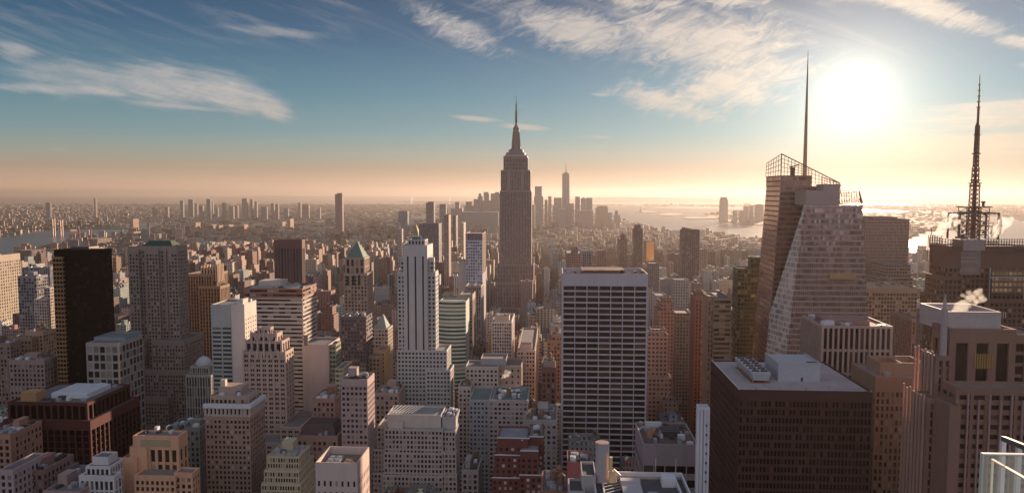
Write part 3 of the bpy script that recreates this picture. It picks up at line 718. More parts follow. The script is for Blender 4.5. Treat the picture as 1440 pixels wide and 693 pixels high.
# ziggurat
zg = []
for i, (xl, xr, yt, Dd, xs) in enumerate([(376, 420, 641, 415, 436), (372, 420, 661, 411, 441), (368, 422, 680, 407, 448), (364, 424, 703, 403, 455)]):
    zg.append(V(xl, xr, yt, Dd, xs=xs, st=S_(1.5, 3.4, .3, .3, .3, .25, 1.2)))
bld('stepped_terrace_building', 'glass and stone block stepping down in terraces right of the brown hotel', zg[::-1], (0.46, 0.42, 0.30), G_warm, (0.45, 0.38, 0.30), nobj=100, seed=25, clutter=3, pent=True)
bld('mansard_block', 'red-brown block with a dark sloped roof behind the terraced building', [V(418, 474, 612, 470, xs=490, st=ST_M)], (0.34, 0.21, 0.18), seed=26, nobj=30, roof=(0.1, 0.06, 0.05), clutter=3)
vm = V(420, 472, 600, 474, xs=484); om_ = MB()
om_.loft([(vm['x0'], 474, vm['z1'] - 6), (vm['x1'], 474, vm['z1'] - 6), (vm['x1'], 496, vm['z1'] - 6), (vm['x0'], 496, vm['z1'] - 6)], [(vm['x0'] + 3, 478, vm['z1'] + 1), (vm['x1'] - 3, 478, vm['z1'] + 1), (vm['x1'] - 3, 492, vm['z1'] + 1), (vm['x0'] + 3, 492, vm['z1'] + 1)])
rr = [o for o in C.objects if o.name == 'mansard_block'][0]; om_.build('mansard_roof', plain('dark_slate', (0.06, 0.03, 0.03)), rr)
# cream box with open roof
cb = bld('cream_box_building', 'square cream building with nearly blank walls and an open roof well, bottom of the view', [V(444, 502, 650, 340, xs=519, st=S_(2.9, 5.2, .72, .55, .15, .12, 9))], (0.62, 0.48, 0.42), G_dark, (0.2, 0.15, 0.12), nobj=60, seed=27, parapet=4.0)
bv = V(444, 502, 650, 340, xs=519)
addpart(cb, 'cooling_fan', M_metal, lambda m: (m.box(bv['x0'] + 3, bv['x0'] + 10, 346, 354, bv['z1'] - 4, bv['z1'] - 1.5), [m.cyl(bv['x0'] + 4.8 + (k % 2) * 3.4, 348 + (k // 2) * 3.6, bv['z1'] - 1.5, bv['z1'] - 1.1, 1.3, n=10) for k in range(4)]))
addpart(cb, 'tan_duct', plain('tan_duct', (0.5, 0.32, 0.18)), lambda m: (m.box(bv['x0'] + 11.5, bv['x0'] + 15, 343, 352, bv['z1'] - 4, bv['z1'] - 2.2), m.bar((bv['x0'] + 12, 350, bv['z1'] - 1.8), (bv['x1'] - 2, 345, bv['z1'] - 1.8), .35)))
# cream blank slab behind
bld('blank_walled_block', 'tan block with one blank wall and a narrow glass corner right of the crowned tower', [V(425, 462, 484, 560, dep=30, st=BLANK), V(462, 472, 484, 563, xs=479, st=S_(3, 3.6, .15, .45, .2, .25, 2), wall=(0.34, 0.32, 0.22)), V(472, 482, 518, 540, xs=495, st=S_(3, 3.6, .1, .5, .3, .35, 1), wall=(0.46, 0.40, 0.28)), V(427, 433, 485.5, 559.5, dep=1, z0=150, st=BLANK, wall=(0.22, 0.17, 0.15), roof=False)], (0.56, 0.43, 0.37), G_green, seed=28, clutter=6)
bld('pink_grid_tower', 'pinkish tower with even rows of windows between the blank wall and the green pyramid', [V(480, 516, 533, 470, xs=526, st=S_(2.7, 3.6, .42, .5, .35, .25, 5))], (0.42, 0.31, 0.30), nobj=80, seed=29, clutter=4, pent=True)
bld('dark_brick_tower', 'dark slate-brown tower with striped sunlit edge below the pyramid-roofed tower', [V(480, 514, 445, 640, xs=523, st=S_(2.8, 3.5, .5, .5, .1, .06, 3), side=S_(3, 3.6, 0, .5, .3, .4, 1))], (0.13, 0.10, 0.11), G_dark, seed=30, clutter=4)
# dark slab
ds = bld('dark_brown_slab', 'isolated dark brown slab with vertical window strips above the striped block', [V(386, 424, 337, 1000, xs=428, st=S_(4.4, 50, .45, 0, .8, .1, 12))], (0.15, 0.085, 0.08), glassmat((0.05, 0.045, 0.05), (0.1, 0.1, 0.1), .3), seed=31)
# pyramid roofed tower
ST_P = S_(3.4, 3.8, .5, .4, .4, .3, 3)
pt = bld('pyramid_roofed_tower', 'brown masonry tower with arched top openings and a green pyramid roof', [
    V(484, 516, 384, 760, xs=524, st=ST_P), V(482, 515, 452, 752, xs=527, st=ST_P), V(486, 512, 362, 764, xs=519, z0=120, st=S_(4.5, 9, .5, .2, .5, .3, 2))], (0.34, 0.25, 0.21), nobj=0, seed=32)
pp = V(487, 511, 366, 766, xs=518)
addpart(pt, 'pyramid_roof', plain('green_copper_pale', (0.085, 0.155, 0.125), .85), lambda m: m.loft([(pp['x0'], 766, pp['z1'] + 3), (pp['x1'], 766, pp['z1'] + 3), (pp['x1'], pp['y1'], pp['z1'] + 3), (pp['x0'], pp['y1'], pp['z1'] + 3)], [((pp['x0'] + pp['x1']) / 2 - .7, (766 + pp['y1']) / 2 - .7, pp['z1'] + 19), ((pp['x0'] + pp['x1']) / 2 + .7, (766 + pp['y1']) / 2 - .7, pp['z1'] + 19), ((pp['x0'] + pp['x1']) / 2 + .7, (766 + pp['y1']) / 2 + .7, pp['z1'] + 19), ((pp['x0'] + pp['x1']) / 2 - .7, (766 + pp['y1']) / 2 + .7, pp['z1'] + 19)]))
for i in range(3):
    x_ = pp['x0'] + (pp['x1'] - pp['x0']) * (i + .5) / 3
    addpart(pt, 'arched_window', G_dark, lambda m: (m.box(x_ - 1.3, x_ + 1.3, 759.0, 759.15, 178 - 14, 178 - 4), m.cyl(x_, 759.08, 178 - 4, 178 - 3, 1.3, .6, 10)))
# small pyramid building
sp = bld('grey_pyramid_tower', 'stone tower with a steep grey-green pyramid top left of the vertical-striped tower', [V(523, 545, 462, 690, xs=552, st=S_(3, 3.6, .4, .5, .4, .25, 1.5)), V(529, 541, 492, 660, xs=548, st=ST_P, wall=(0.5, 0.34, 0.2)), V(519, 534, 500, 650, dep=10, st=ST_P, wall=(0.4, 0.28, 0.22))], (0.48, 0.38, 0.34), seed=33, nobj=0)
sv = V(526, 543, 462, 692, xs=549)
addpart(sp, 'pyramid_roof', plain('grey_copper', (0.20, 0.24, 0.22), .85), lambda m: m.loft([(sv['x0'], 693, sv['z1']), (sv['x1'], 693, sv['z1']), (sv['x1'], sv['y1'], sv['z1']), (sv['x0'], sv['y1'], sv['z1'])], [((sv['x0'] + sv['x1']) / 2 - .5, 704, sv['z1'] + 12), ((sv['x0'] + sv['x1']) / 2 + .5, 704, sv['z1'] + 12), ((sv['x0'] + sv['x1']) / 2 + .5, 705, sv['z1'] + 12), ((sv['x0'] + sv['x1']) / 2 - .5, 705, sv['z1'] + 12)]))
# vertical-striped tower
ST_U = S_(3.0, 3.5, .50, .5, .25, .2, 4, div=0)
W1, GRN = (0.50, 0.47, 0.46), (0.50, 0.47, 0.46)
ut = bld('vertical_striped_tower', 'tall slim stone tower with three dark green vertical stripes, near the middle', [
    V(568, 600, 345, 600, xs=608, st=S_(5.5, 400, .78, 0, .5, .1, 9)), V(559, 612, 382, 603, xs=616, st=ST_U), V(563, 610, 362, 606, xs=611, z0=150, st=ST_U), V(574, 597, 337, 606, dep=14, z0=180, st=S_(2.5, 4, .5, .3, .5, .3, 1)),
    V(559, 628, 492, 598.5, xs=634, st=S_(2.9, 3.5, .45, .5, .3, .2, 2)), V(600, 633, 520, 596, xs=638, st=S_(2.9, 3.5, .45, .5, .3, .2, 2))], W1, glassmat((0.015, 0.035, 0.035), (0.32, 0.3, 0.27), .08), (0.2, 0.2, 0.2), nobj=100, seed=34)
uc = V(577, 594, 334, 612, dep=8)
addpart(ut, 'crown', plain('green_crown', (0.10, 0.17, 0.17), .6), lambda m: (m.cyl((uc['x0'] + uc['x1']) / 2, 616, uc['z1'] - 4, uc['z1'] + 1, 5, 4, 8), [m.bar((uc['x0'] + k * 2.3, 611, uc['z1'] - 6), (uc['x0'] + k * 2.3, 611, uc['z1'] + 2 + (k % 2)), .25) for k in range(5)]))
# curved green glass
cg = bld('curved_green_building', 'green glass building with a gently curved front and pale horizontal bands', [V(617, 655, 424, 720, dep=30, st=BLANK)], (0.36, 0.42, 0.38), G_green, seed=35)
def curved(root, xl, xr, yt, Y, bow, nseg, fh, wallm, glm, sh=.45, hz0=60):
    v = V(xl, xr, yt, Y); zt = v['z1']; w = v['x1'] - v['x0']
    pt_ = lambda t, o=0: (v['x0'] + w * t, Y - .5 - bow * 4 * t * (1 - t) - o)
    m1, m2 = MB(), MB(); z = zt
    while z > hz0:
        lo = [(*pt_(i / nseg, .3), z - fh * sh) for i in range(nseg + 1)] + [(v['x1'], Y + .2, z - fh * sh), (v['x0'], Y + .2, z - fh * sh)]
        m1.loft(lo, [(a, b, z) for a, b, _ in lo])
        lo2 = [(*pt_(i / nseg), z - fh) for i in range(nseg + 1)] + [(v['x1'], Y + .2, z - fh), (v['x0'], Y + .2, z - fh)]
        m2.loft(lo2, [(a, b, z - fh * sh - .01) for a, b, _ in lo2]); z -= fh
    m1.build('floor_band', wallm, root); m2.build('window_band', glm, root)
curved(cg, 617, 655, 422, 719.4, 4, 12, 3.9, wallmat((0.44, 0.50, 0.45)), G_green)
addpart(cg, 'roof_fence', M_metal, lambda m: [m.bar((cg.location.x - 10 + k * 2, 726, 158), (cg.location.x - 10 + k * 2, 726, 161.5 + (k % 3)), .2) for k in range(11)])
bld('brown_shaft_building', 'narrow brown shaft with dark top beside the curved green building', [V(647, 664, 414, 800, dep=30, st=S_(3, 3.6, .5, .4, .4, .2, 7)), V(655, 676, 402, 900, xs=680, st=S_(2.6, 3.6, .5, .1, .5, .2, 2), wall=(0.3, 0.25, 0.24))], (0.26, 0.19, 0.17), seed=36, clutter=2)
# slim blue-white glass tower and neighbours
bld('blue_grid_tower', 'narrow bright blue and white gridded glass tower left of the tallest spire', [V(655, 678, 338, 1000, xs=683, st=S_(3.2, 4.1, .25, .3, .3, .2, 1.5), side=S_(3.2, 4, .6, .5, .2, .1, 2)), V(655, 678, 328, 1001, xs=683, z0=150, st=S_(2.6, 9, .5, 0, .4, .2, 1), wall=(0.25, 0.17, 0.16))], (0.52, 0.52, 0.56), G_blue, seed=37)
bld('pale_blank_shaft', 'pale blank narrow shaft just left of the blue gridded tower', [V(645, 655, 366, 1010, dep=20, st=BLANK)], (0.48, 0.42, 0.40), seed=38)
bld('dark_slate_slab', 'dark slate slab with a thin sunlit edge behind the vertical-striped tower', [V(589, 617, 314, 1650, xs=621)], (0.16, 0.16, 0.18), seed=39, wmat=curtain((0.16, 0.16, 0.18), (0.08, 0.08, 0.09), 4, 4, .3, .4))
bld('gilded_pyramid_tower', 'tower tapering to a golden pyramid left of the dark slate slab', [V(580, 588, 328, 1750, xs=591), ], (0.42, 0.36, 0.28), wmat=curtain((0.46, 0.38, 0.28), (0.06, 0.05, 0.05), 4, 4), seed=40)
gp = V(580, 588, 328, 1750, xs=591)
addpart([o for o in C.objects if o.name == 'gilded_pyramid_tower'][0], 'pyramid_roof', plain('gilt_tile', (0.26, 0.18, 0.08), .85), lambda m: m.loft([(gp['x0'], gp['y0'], gp['z1']), (gp['x1'], gp['y0'], gp['z1']), (gp['x1'], gp['y1'], gp['z1']), (gp['x0'], gp['y1'], gp['z1'])], [((gp['x0'] + gp['x1']) / 2 - .5, gp['y0'] + 7, gp['z1'] + 22), ((gp['x0'] + gp['x1']) / 2 + .5, gp['y0'] + 7, gp['z1'] + 22), ((gp['x0'] + gp['x1']) / 2 + .5, gp['y0'] + 8, gp['z1'] + 22), ((gp['x0'] + gp['x1']) / 2 - .5, gp['y0'] + 8, gp['z1'] + 22)]))
bld('clock_tower', 'pale stone clock tower with stepped pointed top left of the gilded tower', [V(558, 565, 322, 1800, xs=567), ], (0.5, 0.44, 0.4), wmat=curtain((0.52, 0.44, 0.4), (0.08, 0.07, 0.07), 4, 4), seed=41)
cp = V(559, 564, 322, 1803, dep=10)
addpart([o for o in C.objects if o.name == 'clock_tower'][0], 'spire', wallmat((0.5, 0.44, 0.4)), lambda m: m.cyl((cp['x0'] + cp['x1']) / 2, 1809, cp['z1'] - 2, cp['z1'] + 17, 5, .6, 8))
for i, (xl, xr, yt, D, xs, c, lb) in enumerate([
    (599, 610, 285, 3300, 612, (0.12, 0.12, 0.14), 'dark square-shouldered tower rising behind the dark slate slab'),
    (618, 627, 287, 3600, 628, (0.25, 0.24, 0.25), 'grey blunt tower right behind the slate slab, before the downtown cluster'),
    (624, 631, 302, 1500, 634, (0.36, 0.27, 0.24), 'slim rose-brown residential tower with bright right edge'),
    (637, 641, 303, 2300, 644, (0.13, 0.11, 0.11), 'thin black-brown needle tower left of the blue gridded tower'),
    (648, 652, 313, 2100, 655, (0.5, 0.4, 0.32), 'thin tan tower just right of the black-brown needle'),
    (560, 573, 297, 3900, 575, (0.16, 0.2, 0.24), 'broad blue-grey tower standing before the river mouth'),
    (471, 481, 273, 4300, 483, (0.28, 0.18, 0.17), 'solitary tall dark tower far off beyond the low east side')]):
    vv = [V(xl, xr, yt, D, xs=xs)]
    if i in (0, 6): vv.append(V(xl + 3, xr, yt - 1.5, D + 4, dep=12, z0=30))
    bld('distant_tower', lb, vv, c, wmat=curtain(c, (0.06, 0.06, 0.07), 4.5, 4.2, .35, .45), seed=50 + i)
# ---- the tall spired tower
E0 = 1330
def esb():
    ST = S_(2.75, 3.75, .52, .30, .45, .15, 3)
    SV = S_(2.75, 7.5, .55, .10, .6, .15, 2)
    A = [V(704.5, 745.5, 239, E0, dep=40, st=ST), V(708.5, 742, 221.5, E0 + 4, dep=32, z0=200, st=SV), V(714, 737, 240.5, E0 - 1.5, dep=4, z0=60, st=BLANK, roof=False) ]
    A[2]['z0'] = 0; A.pop()
    A += [V(703.2, 747, 268, E0 - 2, dep=44, st=ST), V(700, 750, 372, E0 - 6, dep=52, st=SV), V(697.5, 752, 398, E0 - 9, dep=58, st=SV), V(690, 768, 432, E0 - 14, dep=70, st=ST)]
    r = bld('spired_limestone_tower', 'tallest tower in the middle, grey-brown limestone with setbacks and a tapering mast', A, (0.31, 0.225, 0.215), glassmat((0.03, 0.025, 0.03), (0.16, 0.14, 0.14), .3), (0.2, 0.18, 0.18), seed=60)
    c = V(704.5, 745.5, 239, E0); cx = (c['x0'] + c['x1']) / 2 ; cy_ = E0 + 20
    zz = lambda y: at(726, y, cy_).z
    W = wallmat((0.24, 0.19, 0.185), 0.7); s = cy_ / F
    od = addpart(r, 'observation_deck', W, lambda m: (m.box(cx - 17 * s, cx + 16 * s, cy_ - 17, cy_ + 17, zz(224), zz(220)), m.box(cx - 13.5 * s, cx + 12.5 * s, cy_ - 14, cy_ + 14, zz(220), zz(215)), m.box(cx - 10 * s, cx + 10 * s, cy_ - 12, cy_ + 12, zz(215), zz(211))))
    addpart(od, 'deck_rail', M_metal, lambda m: (m.box(cx - 15 * s, cx + 15 * s, cy_ - 17.4, cy_ - 17.1, zz(220), zz(218.6))))
    def mast(m):
        prof = [(213, 9.0), (209.5, 8.4), (209.4, 7.0), (203, 5.7), (196, 5.0), (188, 4.5), (183, 4.3), (181.5, 4.7), (179.5, 4.4), (179.4, 3.1), (176, 2.3), (175.9, 1.7), (172, 1.3)]
        for (y0, r0), (y1, r1) in zip(prof, prof[1:]): m.cyl(cx, cy_, zz(y0), zz(y1), r0 * s, r1 * s, 8, ph=math.pi / 8)
        for a in range(4):
            ca, sa = math.cos(math.pi / 4 + a * math.pi / 2), math.sin(math.pi / 4 + a * math.pi / 2)
            m.bar((cx + ca * 7.6 * s, cy_ + sa * 7.6 * s, zz(210)), (cx + ca * 5.6 * s, cy_ + sa * 5.6 * s, zz(186)), 1.3, r1=.9)
    addpart(r, 'mooring_mast', W, mast)
    addpart(r, 'antenna', M_steel, lambda m: (m.cyl(cx, cy_, zz(173), zz(158), 1.5 * s, 1.3 * s, 8), m.cyl(cx, cy_, zz(158), zz(146), .9 * s, .7 * s, 8), m.cyl(cx, cy_, zz(146), zz(134), .45 * s, .12 * s, 6), [m.cyl(cx, cy_, zz(y), zz(y - .8), 1.9 * s, n=8) for y in (172, 167, 162, 157, 150)]))
    for sx in (-1, 1):
        addpart(r, 'vertical_fin', wallmat((0.30, 0.24, 0.24)), lambda m: m.box(cx + sx * 9.5 * s - 2, cx + sx * 9.5 * s + 2, E0 - 1.6, E0 - .5, 120, zz(238)))
esb()
# white grid tower in front, stone neighbours
bld('white_grid_tower', 'white-ribbed office tower with orange-topped plant room below the spired tower', [V(692, 719, 452, 750, xs=723, st=S_(2.6, 3.5, .38, .35, .6, .3, 2)), V(695, 716, 444, 756, dep=14, z0=120, st=BLANK, wall=(0.48, 0.36, 0.3))], (0.62, 0.52, 0.50), glassmat((.05, .04, .045), (.3, .25, .22)), seed=61, clutter=4, nobj=60)
gb = bld('gabled_stone_tower', 'small ornate stone tower with a gabled top right below the spired tower', [V(728, 752, 492, 640, xs=756, st=S_(2.6, 3.5, .45, .45, .4, .25, 2)), V(731, 748, 484, 644, dep=10, z0=90, st=BLANK)], (0.46, 0.34, 0.29), seed=62)
bld('red_crowned_block', 'narrow red brick building with pale upper cornice left of the white gridded slab', [V(762, 781, 516, 600, dep=24, st=S_(3.2, 4.4, .5, .4, .3, .2, 5)), V(764, 779, 507, 604, dep=14, z0=90, st=BLANK, wall=(0.42, 0.34, 0.32))], (0.26, 0.13, 0.11), seed=63, tanks=1)
bld('brown_stepped_block', 'brown brick block stepping up with a small tank left of the white gridded slab', [V(770, 792, 478, 720, dep=30, st=ST_P), V(776, 792, 470, 726, dep=18, z0=90, st=ST_P)], (0.36, 0.20, 0.14), seed=64, tanks=1)
bld('pale_stepped_building', 'pale beige stepped building with steam beside it, left of centre', [V(655, 700, 515, 590, xs=703, st=S_(3.2, 3.5, .5, .48, .3, .2, 3)), V(676, 712, 504, 600, dep=20, st=BLANK, wall=(0.38, 0.36, 0.38)), V(700, 733, 514, 598, dep=28, st=S_(5, 5, .7, .6, .3, .2, 3), wall=(0.4, 0.31, 0.27)), V(645, 662, 543, 575, dep=20, st=S_(3.2, 3.5, .5, .48, .3, .2, 3))], (0.56, 0.46, 0.40), seed=65, clutter=4, tanks=1, nobj=50)
bld('grey_loft_building', 'wide grey loft building with many small paired windows in front of the steam', [V(660, 692, 562, 545, dep=36, st=S_(2.9, 3.4, .52, .52, .3, .2, 2)), V(688, 742, 562, 543, dep=40, st=S_(3.3, 3.4, .42, .5, .35, .22, 2.4), wall=(0.44, 0.37, 0.36))], (0.38, 0.38, 0.39), seed=66, clutter=9, tanks=1, nobj=100, roof=(0.12, 0.17, 0.17))
bld('tank_topped_block', 'grey block crowded with rooftop tanks between the loft building and gridded slab', [V(738, 783, 590, 520, dep=40, st=S_(3.6, 3.8, .5, .45, .4, .25, 4))], (0.40, 0.34, 0.32), seed=67, clutter=7, tanks=4, pent=True, nobj=30)
ru = bld('red_brick_building', 'deep red brick building with white-trimmed roof ledges at the bottom middle', [
    V(700, 742, 616, 450, dep=24, st=S_(3.4, 3.6, .6, .55, .15, .1, 6)), V(696, 744, 640, 448, dep=26, st=S_(3.4, 3.6, .6, .55, .15, .1, 2)), V(692, 744, 672, 446, dep=24, st=S_(3.4, 3.6, .6, .55, .15, .1, 2)), V(732, 757, 634, 442, dep=13, st=S_(3.2, 3.6, .55, .55, .15, .1, 5)), V(731, 762, 668, 439, dep=20, st=S_(3.2, 3.6, .55, .55, .15, .1, 2)), V(744, 764, 614, 456, dep=26, st=S_(3.2, 3.6, .6, .55, .15, .1, 5))],
    (0.155, 0.055, 0.05), glassmat((.02, .013, .013), (.7, .6, .55), .25), (0.22, 0.23, 0.25), nobj=100, seed=68, clutter=3, tanks=0)
for (xl, xr, yt, Dd) in ((700, 744, 616, 450), (696, 744, 640, 448), (692, 744, 672, 446), (732, 757, 634, 442), (731, 762, 668, 439), (744, 764, 614, 456)):
    vv = V(xl, xr, yt, Dd); addpart(ru, 'white_coping', M_white, lambda m: m.box(vv['x0'] - .3, vv['x1'] + .3, Dd - .45, Dd + .45, vv['z1'] + .003, vv['z1'] + .5))
addpart(ru, 'curved_duct', M_white, lambda m: [m.bar((ru.location.x + 3 + 2 * math.cos(k * .6), 452 + 2 * math.sin(k * .6), V(732, 757, 634, 442)['z1'] + 2 + k * .3), (ru.location.x + 3 + 2 * math.cos(k * .6 + .6), 452 + 2 * math.sin(k * .6 + .6), V(732, 757, 634, 442)['z1'] + 2.3 + k * .3), .5) for k in range(8)])
# wide stepped stone block bottom centre
ST_W = S_(2.45, 3.3, .45, .42, .3, .2, 1.4)
wb = bld('punched_window_block', 'large pale stone block in three tiers with close-set dark windows, below centre', [
    V(541, 622, 603, 480, dep=34, st=ST_W), V(622, 640, 605, 482, xs=645, st=ST_W), V(531, 545, 599, 488, dep=26, st=ST_W),
    V(540, 622, 636, 477, dep=4, st=ST_W), V(620, 641, 636, 478, dep=8, st=ST_W), V(518, 541, 631, 483, dep=30, st=ST_W),
    V(538, 622, 668, 474, dep=4, st=ST_W), V(620, 642, 668, 475, dep=8, st=ST_W), V(516, 541, 664, 479, dep=6, st=ST_W),
    V(544, 620, 583, 486, dep=22, z0=90, st=BLANK, wall=(0.52, 0.46, 0.42)), V(546, 566, 592, 483, dep=5, z0=90, st=BLANK, wall=(0.56, 0.5, 0.45)), V(622, 641, 586, 487, dep=20, z0=90, st=BLANK, wall=(0.44, 0.42, 0.41))],
    (0.46, 0.39, 0.36), G_dark, (0.24, 0.25, 0.24), nobj=100, seed=69, clutter=8, pent=False)
wv = V(544, 620, 583, 486)
addpart(wb, 'roof_pipework', M_white, lambda m: [m.bar((wv['x0'] + 1 + k * 2.2, 488, wv['z1'] + .6), (wv['x0'] + 4 + k * 2.6, 504, wv['z1'] + 1.2), .3) for k in range(8)])
# gridded white slab (centre right)
gs = bld('white_gridded_slab', 'broad slab with a pale grid of seven wide window columns right of the spired tower', [V(792, 909.5, 401, 560, dep=42, st=S_(9.05, 4.4, .065, .26, .9, .7, .6)), ], (0.50, 0.45, 0.50), glassmat((0.016, 0.007, 0.007), (0.10, 0.06, 0.05), 0.15, 0.1, spec=.12, name='oxblood_glass'), (0.12, 0.06, 0.05), nobj=100, seed=70)
gv = V(792, 909.5, 401, 560); zt_ = at(850, 384.5, 560).z
gvz = gv['z1']
addpart(gs, 'plain_fascia', wallmat((0.48, 0.44, 0.47)), lambda m: (m.box(gv['x0'] - .9, gv['x1'] + .9, 559.1, 560.0, gvz + .003, zt_), m.box(gv['x0'] - .9, gv['x0'], 560.003, 602, gvz + .003, zt_), m.box(gv['x1'], gv['x1'] + .9, 560.003, 602, gvz + .003, zt_), m.box(gv['x0'], gv['x1'], 601, 602, gvz + .003, zt_)))
addpart(gs, 'machine_floor', plain('rust_red_plant', (0.16, 0.06, 0.045)), lambda m: (m.box(gv['x0'] + 1, gv['x1'] - 1, 561, 600, gvz + .01, zt_ - 4), m.box(gv['x0'] + 14, gv['x1'] - 16, 566, 592, zt_ - 4, zt_ + 1.8), [m.box(gv['x0'] + 3 + k * 5.1, gv['x0'] + 5 + k * 5.1, 562 + (k * 5 % 9), 566 + (k * 5 % 9), zt_ - 4, zt_ + .4 + (k % 3) * .7) for k in range(12)]))
addpart(gs, 'flared_base', wallmat((0.46, 0.42, 0.45)), lambda m: [m.loft([(a, 540, 0), (a + 1.0, 540, 0), (a + 1.0, 559, 0), (a, 559, 0)], [(a, 558, 62), (a + 1.0, 558, 62), (a + 1.0, 559, 62), (a, 559, 62)]) for a in (gv['x0'] - .9, gv['x1'] - .1)])
OCC.append((gv['x0'] - 1, gv['x1'] + 1, 538, 560, 60, 'x'))
# cluster behind the slab
for i, (xl, xr, yt, D, xs, c, sc, lb) in enumerate([
    (797, 819, 356, 1150, 796, (0.26, 0.17, 0.15), .4, 'brown hump-topped block peeping over the gridded slab'),
    (819, 831, 352, 1100, None, (0.36, 0.32, 0.33), .4, 'small block with black and white vertical strips above the gridded slab'),
    (840, 852, 352, 1500, None, (0.36, 0.2, 0.17), .4, 'reddish slender block above the gridded slab'),
    (871, 882, 336, 1550, 868, (0.30, 0.20, 0.16), .4, 'brown tapered apartment tower left of the tall dark residential tower'),
    (891, 904, 322, 1500, 889, (0.22, 0.13, 0.11), .35, 'tall slim dark brown residential tower above the right end of the gridded slab'),
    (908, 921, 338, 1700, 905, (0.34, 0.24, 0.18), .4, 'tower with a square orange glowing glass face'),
    (912, 927, 370, 1300, None, (0.28, 0.20, 0.19), .4, 'grey-brown block below the orange glowing glass face'),
    (959, 984, 323, 1350, 956, (0.20, 0.13, 0.11), .35, 'dark brown tower with a slanting roofline before the harbour'),
    (984, 994, 350, 1500, None, (0.36, 0.26, 0.20), .4, 'olive-brown tower with sloping top right of the slanting-roofed tower'),
    (948, 968, 393, 1000, 944, (0.38, 0.34, 0.31), .5, 'pale glass block with horizontal bands below the slanting-roofed tower'),
    (922, 938, 415, 900, None, (0.44, 0.42, 0.44), .5, 'small flat blue-grey block right of the gridded slab'),
    (929, 946, 424, 760, None, (0.32, 0.17, 0.13), .45, 'tall reddish stone block with rounded crown right of the gridded slab'),
    (912, 940, 470, 640, None, (0.36, 0.22, 0.18), .5, 'pinkish stepped block with a bright right edge beside the gridded slab'),
    (950, 972, 440, 820, None, (0.30, 0.19, 0.15), .45, 'plain brown slab between the crown block and the red twin shafts')]):
    vv = [V(xl, xr, yt, D, xs=xs, dep=None if xs else 30)]
    if i == 0: vv.append(V(803, 813, 348, D + 8, dep=14, z0=50))
    if i == 3: vv += [V(873, 880, 330, D + 4, dep=14, z0=50)]
    if i == 4: vv += [V(893, 901, 316, D + 4, dep=12, z0=50)]
    if i == 11: vv += [V(932, 944, 418, D + 4, dep=16, z0=50), V(925, 948, 436, D - 4, dep=30)]
    if i == 12: vv += [V(916, 936, 463, D + 4, dep=16, z0=50), V(908, 944, 530, D - 8, dep=30)]
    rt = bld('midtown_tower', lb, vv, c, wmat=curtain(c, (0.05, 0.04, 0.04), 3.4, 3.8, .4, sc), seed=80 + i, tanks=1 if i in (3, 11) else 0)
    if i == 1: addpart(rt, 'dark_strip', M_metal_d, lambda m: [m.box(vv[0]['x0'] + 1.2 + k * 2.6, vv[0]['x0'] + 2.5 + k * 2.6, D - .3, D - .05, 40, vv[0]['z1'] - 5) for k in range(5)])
    if i == 5: addpart(rt, 'glowing_glass_face', plain('golden_glass', (0.9, 0.5, 0.2), .25, .5), lambda m: m.box(vv[0]['x0'] + 2, vv[0]['x1'] - 2, D - .4, D - .05, vv[0]['z1'] - 46, vv[0]['z1'] - 3))  # orange glow of the face put into its glass colour
    if i == 7:
        q = vv[0]; addpart(rt, 'slanted_top', plain('dark_brown_panel', (0.16, 0.10, 0.09)), lambda m: m.poly([(q['x0'], D - .2, q['z1']), (q['x1'] - 6, D - .2, q['z1']), (q['x0'], D - .2, q['z1'] + 5)]) and m.poly([(q['x0'], D + 2, q['z1']), (q['x0'], D + 2, q['z1'] + 5), (q['x1'] - 6, D + 2, q['z1'])]) and m.poly([(q['x0'], D - .2, q['z1'] + 5), (q['x1'] - 6, D - .2, q['z1']), (q['x1'] - 6, D + 2, q['z1']), (q['x0'], D + 2, q['z1'] + 5)]))
# red twin and banded tower
bld('red_twin_shaft', 'slender brick-red double shaft left of the tower with golden window bands', [V(978, 992, 416, 680, xs=972, st=S_(3.2, 3.7, .55, .35, .6, .2, 4)), V(979, 989, 409, 684, dep=12, z0=120, st=BLANK)], (0.20, 0.11, 0.095), G_brown, seed=96, clutter=2)
bg_ = bld('golden_banded_tower', 'brown tower with golden horizontal window bands and a curved corner', [V(1004, 1028, 419, 600, xs=987, st=S_(4, 3.8, 0, .42, .2, .35, 2)), V(996, 1008, 416, 603, dep=20, z0=0, st=S_(2, 3.8, .5, .3, .3, .2, 1))], (0.36, 0.24, 0.19), glassmat((.30, .17, .07), (.6, .45, .25), .3, .12, metal=.6), seed=97, clutter=5, nobj=60)
# green-black glass tower
bld('green_black_glass_tower', 'dark green-black glass tower in two heights left of the faceted tower', [V(1038, 1084, 377, 700, xs=1031, st=S_(3, 3.8, .10, .35, .12, .08, 2)), V(1056, 1086, 362, 712, xs=1052, z0=100, st=S_(3, 3.8, .1, .35, .12, .08, 2))], (0.10, 0.11, 0.07), glassmat((.02, .03, .018), (.25, .22, .12), .15, .06), (0.14, 0.08, 0.07), seed=98, clutter=4, nobj=60)
